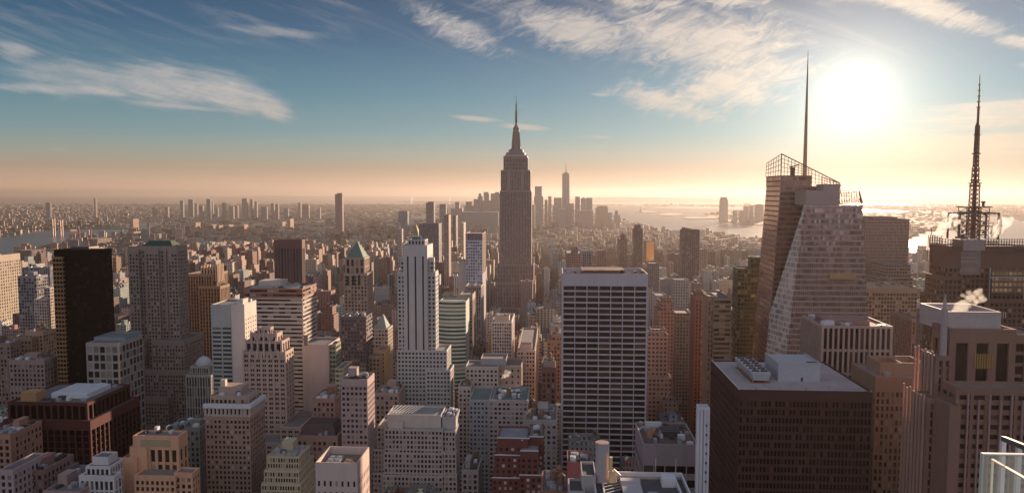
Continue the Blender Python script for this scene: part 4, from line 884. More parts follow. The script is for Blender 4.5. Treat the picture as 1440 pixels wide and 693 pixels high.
# brown far slab and what stands below it
bld('far_brown_slab', 'large plain brown slab standing behind and right of the faceted tower', [V(1218, 1279, 308, 900, dep=50, st=None), V(1228, 1262, 305, 905, dep=30, z0=150)], (0.25, 0.16, 0.13), wmat=curtain((0.27, 0.17, 0.14), (0.10, 0.06, 0.05), 1.6, 3.8, .5, .4), seed=99)
bld('brown_setback_block', 'brown setback block low in front of the far brown slab', [V(1247, 1281, 372, 850, dep=40), V(1236, 1284, 390, 845, dep=40)], (0.26, 0.18, 0.14), wmat=curtain((0.28, 0.19, 0.15), (0.08, 0.05, 0.04), 3, 3.7), seed=100)
bld('tan_glass_block', 'tan gridded glass block with hazy golden front right of the faceted tower', [V(1214, 1290, 405, 720, dep=50, st=S_(2.8, 3.7, .25, .35, .25, .2, 5)), V(1240, 1266, 400, 735, dep=14, z0=100, st=BLANK)], (0.36, 0.26, 0.18), G_warm, (0.34, 0.27, 0.2), seed=101, clutter=6)
bld('slim_side_block', 'slim ribbed block between the tan glass block and the mast-topped tower', [V(1283, 1296, 448, 640, dep=40, st=S_(3, 3.7, .5, .2, .5, .2, 3)), V(1304, 1322, 440, 560, xs=1290, st=S_(3, 3.7, .5, .2, .5, .2, 3))], (0.34, 0.25, 0.22), seed=102)
# faceted tower
def faceted():
    Y = 560; yg = 755
    P_ = lambda px, py, YY: at(px, py, YY)
    root = thing('faceted_glass_tower', 'tall faceted glass tower with slanting open crown screens and a lattice spire', 'skyscraper', (P_(1150, 400, Y).x, 600, 0))
    A1, B1 = P_(1131, 289, Y), P_(1213, 286, Y); zt = A1.z
    ga = lambda px, YY: (780 + 0, 0)
    X = lambda px, YY: (at(px, 500, YY).x)
    zm = P_(1100, 450, 558).z
    lo = [(X(1076, 556), 556), (X(1228, 556), 556), (X(1228, 556), 618), (X(1060, 612), 612), (X(1062, 588), 588)]
    mid = [(X(1110, 558), 558), (X(1219, 558), 558), (X(1219, 558), 614), (X(1086, 606), 606), (X(1081, 584), 584)]
    hi = [(A1.x, Y), (B1.x, Y), (B1.x, 610), (X(1128, 600), 605), (X(1127, 578), 578)]
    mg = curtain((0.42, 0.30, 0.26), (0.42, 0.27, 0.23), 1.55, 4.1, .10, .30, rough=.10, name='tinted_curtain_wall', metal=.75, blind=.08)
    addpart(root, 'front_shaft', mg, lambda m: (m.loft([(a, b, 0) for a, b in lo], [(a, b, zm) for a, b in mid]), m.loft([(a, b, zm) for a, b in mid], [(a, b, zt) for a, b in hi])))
    def facet(m):
        for (A, za, B, zb_) in ((lo, 0, mid, zm), (mid, zm, hi, zt)):
            a0, a1, b1, b0 = Vector((*A[4], za)), Vector((*A[0], za)), Vector((*B[0], zb_)), Vector((*B[4], zb_))
            n_ = (a1 - a0).cross(b0 - a0).normalized() * .25
            if n_.y > 0: n_ = -n_
            m.loft([a0 + n_, a1 + n_, a1 - n_, a0 - n_], [b0 + n_, b1 + n_, b1 - n_, b0 - n_])
    addpart(root, 'cut_corner_facet', curtain((0.66, 0.56, 0.50), (0.50, 0.42, 0.38), 1.55, 4.1, .1, .25, rough=.25, name='pale_curtain_wall', metal=.2), facet)
    # golden reflection across the front, put into the colour of a band
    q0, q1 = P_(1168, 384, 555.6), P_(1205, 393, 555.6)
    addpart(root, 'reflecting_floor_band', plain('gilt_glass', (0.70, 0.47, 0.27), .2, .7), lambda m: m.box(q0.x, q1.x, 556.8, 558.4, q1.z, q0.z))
    # rear, taller shaft
    l2 = [(X(1068, 612), 612.5), (X(1196, 612), 612.5), (X(1196, 612), 668), (X(1050, 660), 668)]
    C1, D1 = P_(1098, 247, 612.5), P_(1181, 262, 612.5)
    h2 = [(C1.x, 612.5), (D1.x, 612.5), (D1.x, 660), (C1.x + 2, 660)]
    mr_ = curtain((0.38, 0.23, 0.17), (0.36, 0.20, 0.14), 1.55, 4.1, .10, .30, rough=.12, name='brown_curtain_wall', metal=.7, blind=.08)
    addpart(root, 'rear_shaft', mr_, lambda m: m.loft([(a, b, 0) for a, b in l2], [(a, b, D1.z) for a, b in h2]))
    z1 = C1.z; e = P_(1142, 248, 612.5)
    addpart(root, 'rear_upper_block', mr_, lambda m: m.box(C1.x + .3, e.x, 613, 655, D1.z + .003, z1))
    s0, s1 = P_(1133, 276, 580), P_(1180, 262, 580)
    addpart(root, 'plant_block', plain('pale_plant_screen', (0.36, 0.28, 0.25)), lambda m: (m.box(s0.x, s1.x, 580, 606, zt, P_(1150, 268, 580).z), m.box(P_(1158, 262, 590).x, P_(1181, 262, 590).x, 590, 606, zt, P_(1150, 259, 590).z)))
    # crown screens: open steel frames
    T0, T1 = P_(1099, 216.5, 613), P_(1181, 257.5, 613)
    def crown(m):
        lattice(m, (C1.x, 613, z1), (e.x, 613, z1), (T0.x, 613, T0.z), (e.x, 613, T0.z + (T1.z - T0.z) * (e.x - T0.x) / (T1.x - T0.x)), 9, 5, .22)
        lattice(m, (e.x, 613, D1.z), (D1.x + 1, 613, D1.z), (e.x, 613, T0.z + (T1.z - T0.z) * (e.x - T0.x) / (T1.x - T0.x)), (T1.x, 613, T1.z), 8, 4, .22)
        lattice(m, (C1.x, 613, z1), (C1.x, 655, z1), (T0.x, 613, T0.z), (T0.x, 655, T0.z - 6), 6, 4, .25)
        lattice(m, (D1.x + 1, 613, D1.z - 6), (D1.x + 1, 655, D1.z - 6), (T1.x, 613, T1.z), (T1.x, 655, T1.z + 6), 6, 3, .25)
        m.bar((T0.x, 613, T0.z), (T1.x, 613, T1.z), .5); m.bar((T0.x, 613, z1), (T0.x, 613, T0.z), .5)
    addpart(root, 'crown_screen', M_steel, crown)
    U0, U1, U2 = P_(1184, 271.5, 561), P_(1208, 268.5, 561), P_(1213, 286, 561)
    def crown2(m):
        lattice(m, (U0.x, 561, zt), (U1.x, 561, zt), (U0.x, 561, U0.z), (U1.x, 561, U1.z), 7, 3, .2)
        lattice(m, (U1.x, 561, zt), (U2.x, 561, zt), (U1.x, 561, U1.z), (U2.x - .6, 561, zt + .8), 3, 2, .2)
        lattice(m, (U1.x + 2, 561, zt), (U1.x + 2, 606, zt), (U1.x, 561, U1.z), (U1.x, 606, U1.z), 9, 3, .2)
        m.bar(U0, U1, .4); m.bar(U1, U2, .5)
    addpart(root, 'crown_screen', M_steel, crown2)
    # spire
    c = P_(1131.5, 247, 630); zs = at(1135, 76, 630).z; cx, cy_ = c.x, 630
    def spire(m):
        n = 30; r0 = 1.5
        for i in range(n):
            t0, t1 = i / n, (i + 1) / n; za, zb = c.z - 4 + (zs - c.z) * t0, c.z - 4 + (zs - c.z) * t1
            ra, rb = r0 * (1 - t0) ** .8 + .1, r0 * (1 - t1) ** .8 + .1
            for k in range(4):
                a = math.pi / 4 + k * math.pi / 2; b_ = a + math.pi / 2
                m.bar((cx + ra * math.cos(a), cy_ + ra * math.sin(a), za), (cx + rb * math.cos(a), cy_ + rb * math.sin(a), zb), .34 * (1 - t0 * .5))
                m.bar((cx + ra * math.cos(a), cy_ + ra * math.sin(a), za), (cx + rb * math.cos(b_), cy_ + rb * math.sin(b_), zb), .16)
        m.cyl(cx, cy_, c.z - 4, zs, .45, .2, 8); m.cyl(cx, cy_, zs - 4, zs + 3, .3, .1, 6)
    addpart(root, 'spire', plain('pale_spire_steel', (0.42, 0.30, 0.22), .5), spire)
    addpart(root, 'gantry', M_steel, lambda m: (m.box(P_(1116, 240, 613).x, P_(1122, 240, 613).x, 620, 622, z1, z1 + 7), m.bar((P_(1110, 232, 620).x, 620, z1 + 7), (P_(1124, 232, 620).x, 620, z1 + 9), .6)))
    OCC.append((l2[3][0] - 2, lo[1][0] + 2, 554, 670, zt, 'faceted'))
faceted()
# mast-topped tower at the right
def masttower():
    c1 = (0.16, 0.085, 0.065)
    r = bld('mast_topped_tower', 'dark brown tower carrying a huge red lattice antenna mast and frame at the right edge', [
        V(1335, 1450, 346, 545, xs=1309, st=S_(3.1, 3.9, .4, .35, .5, .35, 16)), V(1322, 1352, 388, 540, xs=1302, st=S_(3.1, 3.9, .35, .4, .4, .3, 3)), V(1334, 1450, 420, 538, dep=40, st=S_(3.1, 3.9, .35, .4, .5, .3, 3))], c1, glassmat((.04, .022, .018), (.45, .28, .15), .14, .1), (0.1, .07, .06), nobj=100, seed=110)
    Y = 545; X = lambda px: at(px, 340, Y).x; Z = lambda py, YY=545: at(1375, py, YY).z
    addpart(r, 'louvred_drum', curtain((0.30, 0.22, 0.20), (0.16, 0.11, 0.10), 50, 1.4, 0, .5, name='louvres', rough=.5), lambda m: m.cyl(X(1366), Y + 8, Z(386), Z(352), 11, n=28))
    addpart(r, 'drum_cap', wallmat((0.34, 0.27, 0.26)), lambda m: m.box(X(1352), X(1384), Y - 2, Y + 12, Z(352) + .02, Z(337)))
    def par(m):
        lattice(m, (X(1335), Y - 2, Z(352)), (X(1352), Y - 2, Z(352)), (X(1335), Y - 2, Z(337)), (X(1352), Y - 2, Z(337)), 6, 4, .28, True)
        lattice(m, (X(1384), Y - 2, Z(352)), (X(1450), Y - 2, Z(352)), (X(1384), Y - 2, Z(336)), (X(1450), Y - 2, Z(336)), 18, 4, .28)
        lattice(m, (X(1335), Y - 2, Z(352)), (X(1335), Y + 28, Z(352)), (X(1335), Y - 2, Z(337)), (X(1335), Y + 28, Z(337)), 8, 4, .3)
    addpart(r, 'parapet_frame', M_steel, par)
    def corner(m, Y=Y):
        Y += 26; a, b = at(1308, 340, Y).x, at(1321, 340, Y).x
        for yy_ in (Y - 3, Y + 3): lattice(m, (a, yy_, Z(372)), (b, yy_, Z(372)), (a, yy_, Z(334)), (b, yy_, Z(334)), 4, 11, .24)
        lattice(m, (a, Y - 3, Z(372)), (a, Y + 3, Z(372)), (a, Y - 3, Z(334)), (a, Y + 3, Z(334)), 2, 11, .24)
        m.bar((a + .5, Y, Z(334)), (a + .5, Y, Z(322)), .3)
    addpart(r, 'corner_frame', M_steel, corner)
    # sign frame on the right face with golden reflections painted into the glass colour
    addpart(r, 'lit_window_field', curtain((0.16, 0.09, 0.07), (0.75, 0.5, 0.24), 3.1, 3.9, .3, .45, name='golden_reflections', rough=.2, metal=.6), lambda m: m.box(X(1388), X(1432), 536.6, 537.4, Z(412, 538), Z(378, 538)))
    addpart(r, 'steel_bracket', M_metal, lambda m: (m.box(X(1384), X(1434), 536.2, 536.8, Z(390, 538), Z(388.5, 538)), m.box(X(1384), X(1385), 536.2, 536.8, Z(420, 538), Z(376, 538)), m.box(X(1432), X(1434), 536.2, 536.8, Z(420, 538), Z(376, 538))))
    # roof frame and mast
    Ym = 565; Xm = lambda px: at(px, 320, Ym).x; Zm = lambda py: at(1378, py, Ym).z
    def goal(m):
        for yy_ in (Ym, Ym + 16):
            m.bar((Xm(1349), yy_, Zm(337)), (Xm(1349), yy_, Zm(300)), .8); m.bar((Xm(1404), yy_, Zm(337)), (Xm(1404), yy_, Zm(300)), .8)
            m.bar((Xm(1349), yy_, Zm(300)), (Xm(1404), yy_, Zm(300)), .8)
            m.bar((Xm(1350), yy_, Zm(312)), (Xm(1364), yy_, Zm(330)), .25); m.bar((Xm(1403), yy_, Zm(312)), (Xm(1392), yy_, Zm(330)), .25)
        for px in (1349, 1404): m.bar((Xm(px), Ym, Zm(300)), (Xm(px), Ym + 16, Zm(300)), .8)
    addpart(r, 'portal_frame', M_metal_d, goal)
    cx, cy_ = Xm(1377), Ym + 8
    def cage(m):
        w0 = 7.2
        for j in range(7):
            z0, z1 = Zm(337) + (Zm(292) - Zm(337)) * j / 7, Zm(337) + (Zm(292) - Zm(337)) * (j + 1) / 7
            for sx in (-1, 1):
                for sy in (-1, 1):
                    m.bar((cx + sx * w0, cy_ + sy * w0, z0), (cx + sx * w0, cy_ + sy * w0, z1), .28)
                    m.bar((cx + sx * w0 * .45, cy_ + sy * w0 * .45, z0), (cx + sx * w0 * .45, cy_ + sy * w0 * .45, z1), .4)
                m.bar((cx - w0, cy_ + sx * w0, z1), (cx + w0, cy_ + sx * w0, z1), .3); m.bar((cx + sx * w0, cy_ - w0, z1), (cx + sx * w0, cy_ + w0, z1), .3)
                m.bar((cx - w0 * sx, cy_ + sx * w0, z0), (cx, cy_ + sx * w0, z1), .2); m.bar((cx + w0 * sx, cy_ + sx * w0, z0), (cx, cy_ + sx * w0, z1), .2)
            if j in (1, 3, 5):
                for k in range(6):
                    a = k * math.pi / 3; m.cyl(cx + w0 * 1.1 * math.cos(a), cy_ + w0 * 1.1 * math.sin(a), z0 + 1, z0 + 2.8, 1.1, .8, 8)
        m.box(cx - w0 - 1.4, cx + w0 + 1.4, cy_ - w0 - 1.4, cy_ + w0 + 1.4, Zm(292), Zm(290.5))
    addpart(r, 'mast_base_cage', M_red, cage)
    def mast(m):
        zb, zt = Zm(337), at(1387, 105, 573).z
        segs = [(337, 258, 4.0, 3.2), (258, 235, 2.4, 2.2), (235, 175, 1.8, 1.3)]
        for (ya, yb, ra, rb) in segs:
            n = max(3, int((ya - yb) / 6))
            for i in range(n):
                za, zc = Zm(ya) + (Zm(yb) - Zm(ya)) * i / n, Zm(ya) + (Zm(yb) - Zm(ya)) * (i + 1) / n
                r0, r1 = ra + (rb - ra) * i / n, ra + (rb - ra) * (i + 1) / n
                for k in range(4):
                    a = math.pi / 4 + k * math.pi / 2; b_ = a + math.pi / 2
                    m.bar((cx + r0 * math.cos(a), cy_ + r0 * math.sin(a), za), (cx + r1 * math.cos(a), cy_ + r1 * math.sin(a), zc), .42)
                    m.bar((cx + r0 * math.cos(a), cy_ + r0 * math.sin(a), za), (cx + r1 * math.cos(b_), cy_ + r1 * math.sin(b_), zc), .2)
                    m.bar((cx + r0 * math.cos(b_), cy_ + r0 * math.sin(b_), za), (cx + r1 * math.cos(a), cy_ + r1 * math.sin(a), zc), .2)
        m.cyl(cx, cy_, Zm(337), Zm(235), 1.2, .9, 8); m.cyl(cx, cy_, Zm(235), Zm(150), 1.0, .9, 8); m.cyl(cx, cy_, Zm(150), zt, .7, .25, 8)
        for py, rr in ((262, 3.9), (258, 4.4), (254, 3.4), (216, 3.0), (215, 1.8), (189, 2.3), (150, 1.4), (142, 1.2), (134, 1.1), (126, 1.0), (118, .9)): m.cyl(cx, cy_, Zm(py), Zm(py - 1.2), rr, n=10)
        for py in range(176, 256, 6): m.bar((cx - 1.6, cy_ - 1.2, Zm(py)), (cx - 1.6, cy_ - 1.2, Zm(py - 4)), .35)
    addpart(r, 'antenna_mast', M_red, mast)
    addpart(r, 'side_antenna', M_steel, lambda m: (m.cyl(Xm(1390), cy_, Zm(292), Zm(284), .9, n=8), m.cyl(Xm(1390), cy_, Zm(286), Zm(283), 1.5, n=8)))
    addpart(r, 'roof_hut', M_metal_d, lambda m: (m.box(Xm(1352), Xm(1362), Ym, Ym + 8, Zm(340), Zm(333)), m.cyl(Xm(1357), Ym + 4, Zm(333), Zm(330), 2.4, 1.2, 12)))
M_red = plain('oxide_red_steel', (0.15, 0.055, 0.04), .6, .1)
masttower()
# near right deco tower
ST_T = S_(2.9, 3.6, .5, .38, .7, .3, 3)
rt = bld('ribbed_deco_tower', 'near brown-stone tower with tall ribs and a white boxed roof at the right edge', [
    V(1338, 1424, 462, 320, xs=1314, st=S_(8.5, 30, .4, .1, 1.1, .3, 6)), V(1346, 1470, 545, 306, xs=1326, st=S_(6.2, 4.0, .24, .5, .8, .6, 3)), V(1336, 1352, 570, 300, dep=22, st=BLANK),
    V(1418, 1470, 470, 330, dep=20, st=S_(8, 5, .3, .3, .8, .3, 4)), V(1318, 1336, 500, 318, xs=1300, st=S_(2.2, 3.6, .5, .3, .9, .3, 2)), V(1306, 1330, 560, 312, xs=1285, st=S_(2.2, 3.6, .5, .3, .9, .3, 2))],
    (0.26, 0.145, 0.11), G_brown, (0.2, 0.15, 0.14), nobj=100, seed=111)
tv = V(1332, 1420, 452, 324)
addpart(rt, 'white_plant_enclosure', plain('pale_metal_cladding', (0.45, 0.38, 0.37), .6), lambda m: (m.box(tv['x0'] + 1, tv['x1'] - 3, 325, 326, tv['z1'] - 5, tv['z1'] + 4), m.box(tv['x0'] + 1, tv['x0'] + 1.6, 326.01, 350, tv['z1'] - 5, tv['z1'] + 4), m.box(tv['x1'] - 3.6, tv['x1'] - 3, 326.01, 350, tv['z1'] - 5, tv['z1'] + 4), m.box(tv['x0'] + 1.61, tv['x1'] - 3.61, 349, 350, tv['z1'] - 5, tv['z1'] + 4), m.box(tv['x0'] + 1.61, tv['x1'] - 3.61, 326.01, 349, tv['z1'] - 5, tv['z1'] + .5)))
for k in range(9):
    q = at(1346 + k * 15.5, 560, 304.6)
    addpart(rt, 'stone_rib', wallmat((0.36, 0.23, 0.21)), lambda m: m.box(q.x - .35, q.x + .35, 304.3, 305.1, 60, at(1400, 563 - (k % 2) * 8, 304).z))
for (px_, Y_, zt_y, y1_, n_) in ((1318, 318, 500, 336, 6), (1306, 312, 560, 332, 7)):
    x_ = at(px_, zt_y, Y_).x
    for k in range(n_):
        yy_ = Y_ + 1 + k * 3.0
        addpart(rt, 'flank_rib', wallmat((0.46, 0.29, 0.24)), lambda m: m.box(x_ - 1.5, x_ - .9, yy_, yy_ + .9, 40, at(px_, zt_y, Y_).z + 1.5 - (k % 2)))
for k in range(26):
    addpart(rt, 'cladding_rib', plain('pale_metal_trim', (0.55, 0.48, 0.46)), lambda m: m.box(tv['x0'] + 1.2 + k * .93, tv['x0'] + 1.35 + k * .93, 324.8, 325, tv['z1'] + 1.6, tv['z1'] + 4.1))
p1 = at(1331, 420, 318)
addpart(rt, 'corner_pinnacle', wallmat((0.42, 0.33, 0.33)), lambda m: (m.cyl(p1.x, 319, 160, p1.z - 4, 1.5, 1.3, 8), m.cyl(p1.x, 319, p1.z - 4, p1.z + 2, 1.0, .15, 8)))
addpart(rt, 'glazed_bay', plain('amber_glass', (0.55, 0.33, 0.12), .2, .5), lambda m: [m.box(tv['x0'] + 9 + k * 1.0, tv['x0'] + 9.6 + k * 1.0, 318.5, 318.8, at(1380, 518, 319).z, at(1380, 497, 319).z) for k in range(8)])  # golden reflections in the bay painted as amber pane colour
# ribbed mid block
rb = bld('ribbed_pink_block', 'flat-topped pinkish block with tall vertical ribs in front of the faceted tower', [V(1157, 1253, 458, 440, xs=1128, st=S_(2.95, 13.5, .42, .12, .9, .4, 1.4))], (0.46, 0.32, 0.27), G_brown, (0.24, 0.14, 0.12), nobj=100, seed=112, clutter=6)
rv = V(1157, 1253, 458, 440, xs=1128)
addpart(rb, 'plant_penthouse', wallmat((0.34, 0.2, 0.17)), lambda m: m.box(rv['x0'] + 6, rv['x1'] - 8, 450, rv['y1'] - 6, rv['z1'] - 1, rv['z1'] + 1.5)); addpart(rb, 'cooling_unit', M_white, lambda m: m.box(rv['x0'] + 3, rv['x0'] + 9, 446, 450, rv['z1'] - .9, rv['z1'] + 1.6))
# dark plum slab with white roof boxes
ST_N = S_(1.55, 3.75, .26, .34, .25, .4, 5)
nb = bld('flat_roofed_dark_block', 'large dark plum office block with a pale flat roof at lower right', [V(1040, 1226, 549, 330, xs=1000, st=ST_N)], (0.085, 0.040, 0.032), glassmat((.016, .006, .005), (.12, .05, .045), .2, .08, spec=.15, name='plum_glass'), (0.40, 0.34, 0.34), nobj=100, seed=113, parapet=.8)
nv = V(1040, 1226, 549, 330, xs=1000); nz = nv['z1'] - .75
def roofpt(px, py): q = atz(px, py, nz); return q.x, q.y
a, b = roofpt(1094, 536), roofpt(1152, 536)
mroom = addpart(nb, 'rooftop_machine_room', plain('grey_render', (0.44, 0.44, 0.47)), lambda m: (m.box(a[0], b[0], a[1], a[1] + 22, nz, nz + 8.2), m.box(a[0] - .2, b[0] + .2, a[1] - .2, a[1] + .3, nz + 8.2, nz + 9), m.box(a[0] - .2, a[0] + .3, a[1] + .31, a[1] + 22.2, nz + 8.2, nz + 9), m.box(b[0] - .3, b[0] + .2, a[1] + .31, a[1] + 22.2, nz + 8.2, nz + 9)))
addpart(mroom, 'roof_hatch', M_metal_d, lambda m: m.box(b[0] - 5, b[0] - 1, a[1] + 2, a[1] + 5, nz + 8.2, nz + 8.6))
addpart(mroom, 'door', M_metal_d, lambda m: m.box(a[0] + 10.5, a[0] + 11.5, a[1] - .08, a[1] - .02, nz, nz + 2.1))
a2 = roofpt(1056, 539)
ctow = addpart(nb, 'cooling_tower', plain('grey_cooling_casing', (0.42, 0.42, 0.45)), lambda m: (m.loft([(a2[0] + 1.2, a2[1], nz + 1.5), (a2[0] + 8.0, a2[1], nz + 1.5), (a2[0] + 8.0, a2[1] + 32, nz + 1.5), (a2[0] + 1.2, a2[1] + 32, nz + 1.5)], [(a2[0], a2[1] - .5, nz + 5.2), (a2[0] + 9, a2[1] - .5, nz + 5.2), (a2[0] + 9, a2[1] + 32.5, nz + 5.2), (a2[0], a2[1] + 32.5, nz + 5.2)]), [m.box(a2[0] + 1.2 + 6 * (k % 2), a2[0] + 1.7 + 6 * (k % 2), a2[1] + 2 + 4 * (k // 2), a2[1] + 2.4 + 4 * (k // 2), nz, nz + 1.5) for k in range(16)]))
for k in range(12):
    fx, fy = a2[0] + 2.5 + (k % 2) * 4.0, a2[1] + 2 + (k // 2) * 5.4
    f = addpart(ctow, 'fan', M_metal_d, lambda m: m.cyl(fx, fy, nz + 5.21, nz + 5.9, 1.7, 1.6, 14))
    addpart(ctow, 'fan_rim', M_white, lambda m: [m.box(fx - 1.9, fx + 1.9, fy - 2.3, fy - 2.0, nz + 5.21, nz + 5.5)])
addpart(ctow, 'rusty_plinth', plain('rusty_steel', (0.34, 0.13, 0.07)), lambda m: (m.box(a2[0] + .5, a2[0] + 9, a2[1] + .2, a2[1] + 31, nz, nz + .5)))
addpart(nb, 'roof_rail', M_white, lambda m: m.box(nv['x0'] - .3, nv['x0'] + .15, nv['y0'], nv['y1'], nv['z1'] + .003, nv['z1'] + .35))
for k in range(5): addpart(nb, 'roof_vent', M_metal, lambda m: m.cyl(nv['x0'] + 8 + k * 11, 332 + (k * 3 % 5), nz, nz + 1.1, .35, n=8))
# side block right of it
sd = bld('walled_roof_block', 'brown block whose roof carries a square walled plant well with glowing rims', [V(1232, 1300, 530, 390, xs=1197, st=S_(2.4, 3.7, .5, .35, .3, .2, 8))], (0.34, 0.20, 0.14), G_warm, (0.3, 0.24, 0.24), nobj=60, seed=114, clutter=4)
sv_ = V(1238, 1302, 510, 396, xs=1218)
def well(m):
    x0, x1, y0, y1, z = sv_['x0'], sv_['x1'], sv_['y0'], sv_['y1'], sv_['z1']
    m.box(x0, x1, y0, y0 + .6, 150, z); m.box(x0, x1, y1 - .6, y1, 150, z); m.box(x0, x0 + .6, y0 + .61, y1 - .61, 150, z); m.box(x1 - .6, x1, y0 + .61, y1 - .61, 150, z); m.box((x0 + x1) / 2 - .3, (x0 + x1) / 2 + .3, y0 + .61, y1 - .61, 150, z - .3); m.box(x0 + .61, x1 - .61, y0 + .61, y1 - .61, 150, z - 4)
addpart(sd, 'plant_well', wallmat((0.36, 0.22, 0.16)), well)
OCC.append((sv_['x0'], sv_['x1'], sv_['y0'], sv_['y1'], 150, 'well'))
# white narrow tower
wn_ = bld('white_fin_tower', 'narrow white windowless fin tower with open top beside the dark plum block', [V(982, 997, 572, 300, xs=979, st=S_(1.45, 400, .62, 0, .35, .05, 1), side=BLANK)], (0.62, 0.62, 0.66), glassmat((.4, .4, .44), (.5, .5, .5), .3, .6), seed=115, parapet=3.5)
wq = V(982, 997, 572, 300)
for k in range(7): addpart(wn_, 'round_vent', M_metal_d, lambda m: m.box(wq['x0'] + 3.1, wq['x0'] + 3.7, 299.5, 299.62, wq['z1'] - 8 - k * 3.9, wq['z1'] - 7 - k * 3.9))
# low blocks between
lb = bld('bank_like_low_block', 'low block with crowded plant roof and dark ribbon windows left of the white fin', [V(905, 981, 624, 430, dep=42, st=S_(5.8, 8, .1, .45, .4, .5, 13))], (0.36, 0.30, 0.31), G_brown, (0.14, 0.09, 0.08), nobj=20, seed=116, clutter=16, pent=False)
lv = V(905, 981, 624, 430)
addpart(lb, 'roof_dome', plain('rust_dome', (0.35, 0.16, 0.08)), lambda m: m.cyl(lv['x0'] + 7, 446, lv['z1'] - 1, lv['z1'] + 3.5, 3.5, 2.0, 16)); addpart(lb, 'louvre_house', M_metal_d, lambda m: [m.box(lv['x0'] + 13, lv['x0'] + 24, 446 + k * 3, 448 + k * 3, lv['z1'] - 1, lv['z1'] + 2.2) for k in range(4)])
addpart(lb, 'white_ducting', M_white, lambda m: (m.box(lv['x0'] + 5, lv['x0'] + 15, 462, 465, lv['z1'] - 1, lv['z1'] + 2.6), m.box(lv['x0'] + 22, lv['x0'] + 26, 440, 444, lv['z1'] - 1, lv['z1'] + 1.8)))
tq = MB(); 
fg = bld('trussed_roof_building', 'near building whose open roof shows white trusses and grey plant at the bottom edge', [V(838, 976, 706, 250, dep=24, st=S_(4, 4, .3, .4, .3, .2, 1)), V(818, 838, 668, 262, dep=14, st=BLANK), V(800, 822, 690, 258, dep=12, st=S_(2.2, 3, .5, .4, .2, .15, 1.5))], (0.40, 0.37, 0.37), seed=117, roof=(0.09, 0.085, 0.09))
fv = V(838, 976, 706, 250)
FZ = at(900, 664, 274).z
def truss(m):
    y0, y1 = 250.5, 274; x0, x1 = fv['x0'], fv['x1']; z0 = fv['z1']
    m.box(x0, x1, y1 - .3, y1 + .3, z0 - 2, FZ); 
    for x in (x0, x0 + 3.0, x1 - 3.5, x1 - .5):
        m.box(x, x + .5, y0, y1 - .31, z0 - .2, FZ - .05)
        for k in range(9): m.bar((x + .25, y0 + k * 2.6, z0 - 1), (x + .25, y0 + (k + 1) * 2.6, FZ - .4), .1)
    m.bar((x0, y1, FZ), (x1, y1, FZ), .35)
addpart(fg, 'roof_truss', M_white, truss)
addpart(fg, 'plant_box', plain('grey_plant_box', (0.40, 0.40, 0.43)), lambda m: (m.box(fv['x0'] + 10, fv['x0'] + 17, 256, 266, fv['z1'] - 1, FZ - .6), m.box(fv['x0'] + 9.9, fv['x0'] + 17.1, 266.01, 269, fv['z1'] - 1, FZ - .1)))
addpart(fg, 'cooling_unit', M_metal, lambda m: m.box(fv['x0'] + 19, fv['x0'] + 22.5, 256, 260, fv['z1'] - 1, FZ - 1.5)); addpart(fg, 'cooling_unit', M_white, lambda m: m.box(fv['x0'] + 25, fv['x0'] + 30, 266, 271, fv['z1'] - 1, FZ + 1.0))
addpart(fg, 'beam', M_metal, lambda m: [m.bar((fv['x0'] + 3, 255 + k * 3, FZ - .8), (fv['x0'] + 10, 262 + k * 2.4, FZ - 1.6), .25) for k in range(5)])
addpart(fg, 'flagpole', M_white, lambda m: (m.cyl(fv['x0'] + 23.5, 273, FZ, FZ + 6, .09, n=6), m.cyl(fv['x0'] + 31, 273, FZ, FZ + 6, .09, n=6)))
cq = at(847, 624, 264)
rs_ = addpart(fg, 'round_stack', wallmat((0.42, 0.38, 0.39)), lambda m: (m.cyl(cq.x, 265, cq.z - 14, cq.z, 2.4, n=28), m.cyl(cq.x, 265, cq.z + .003, cq.z + .3, 2.5, n=28))); addpart(rs_, 'stack_opening', plain('rust_inside', (0.25, 0.09, 0.07)), lambda m: m.cyl(cq.x, 265, cq.z + .31, cq.z + .36, 2.1, n=24))
addpart(fg, 'yellow_exhaust_hood', plain('yellow_ducting', (0.75, 0.5, 0.25), .5), lambda m: (m.cyl(cq.x + 3.6, 262, cq.z - 13, cq.z - 9, 1.6, 1.0, 12), m.bar((cq.x + 4, 262, cq.z - 8.5), (cq.x + 6.5, 262, cq.z - 10.8), .35), m.bar((cq.x + 3, 262, cq.z - 9), (cq.x + 3, 262, cq.z - 4), .8)))
# red roof and small roofs at the bottom edge
bld('red_walled_roofhouse', 'flat red-walled roof house in front of the gridded slab', [V(798, 832, 650, 330, dep=16, st=BLANK)], (0.36, 0.11, 0.11), seed=118, clutter=3)
bld('small_roof_cluster', 'low tan and red roofs with little tanks at the bottom edge', [V(762, 800, 690, 340, dep=26, st=ST_P)], (0.34, 0.17, 0.12), seed=119, clutter=6, tanks=3)
for i, (xl, xr, yt, D, c, lbl) in enumerate([
    (-20, 14, 610, 400, (.42, .22, .16), 'plain brown-pink wall building at the far left edge before the maroon block'),
    (0, 18, 660, 370, (.44, .33, .31), 'small pinkish building with open roof box at the bottom left corner'),
    (26, 60, 660, 385, (.30, .17, .15), 'low brown building with roof wells in front of the maroon block'),
    (52, 92, 676, 390, (.20, .16, .15), 'low dark building with a grey roof right of the roof wells'),
    (62, 112, 690, 372, (.38, .26, .24), 'low pinkish building left of the white ornate building'),
    (650, 672, 660, 470, (.34, .30, .30), 'narrow grey building left of the red brick building'),
    (528, 560, 552, 560, (.40, .29, .25), 'pinkish building squeezed behind the punched-window block'),
    (440, 470, 560, 520, (.36, .22, .19), 'brick building under the blank-walled block')]):
    bld('low_building', lbl, [V(xl, xr, yt, D, dep=26, st=ST_P)], c, seed=130 + i, clutter=5, tanks=i % 2, pent=True, nobj=0)
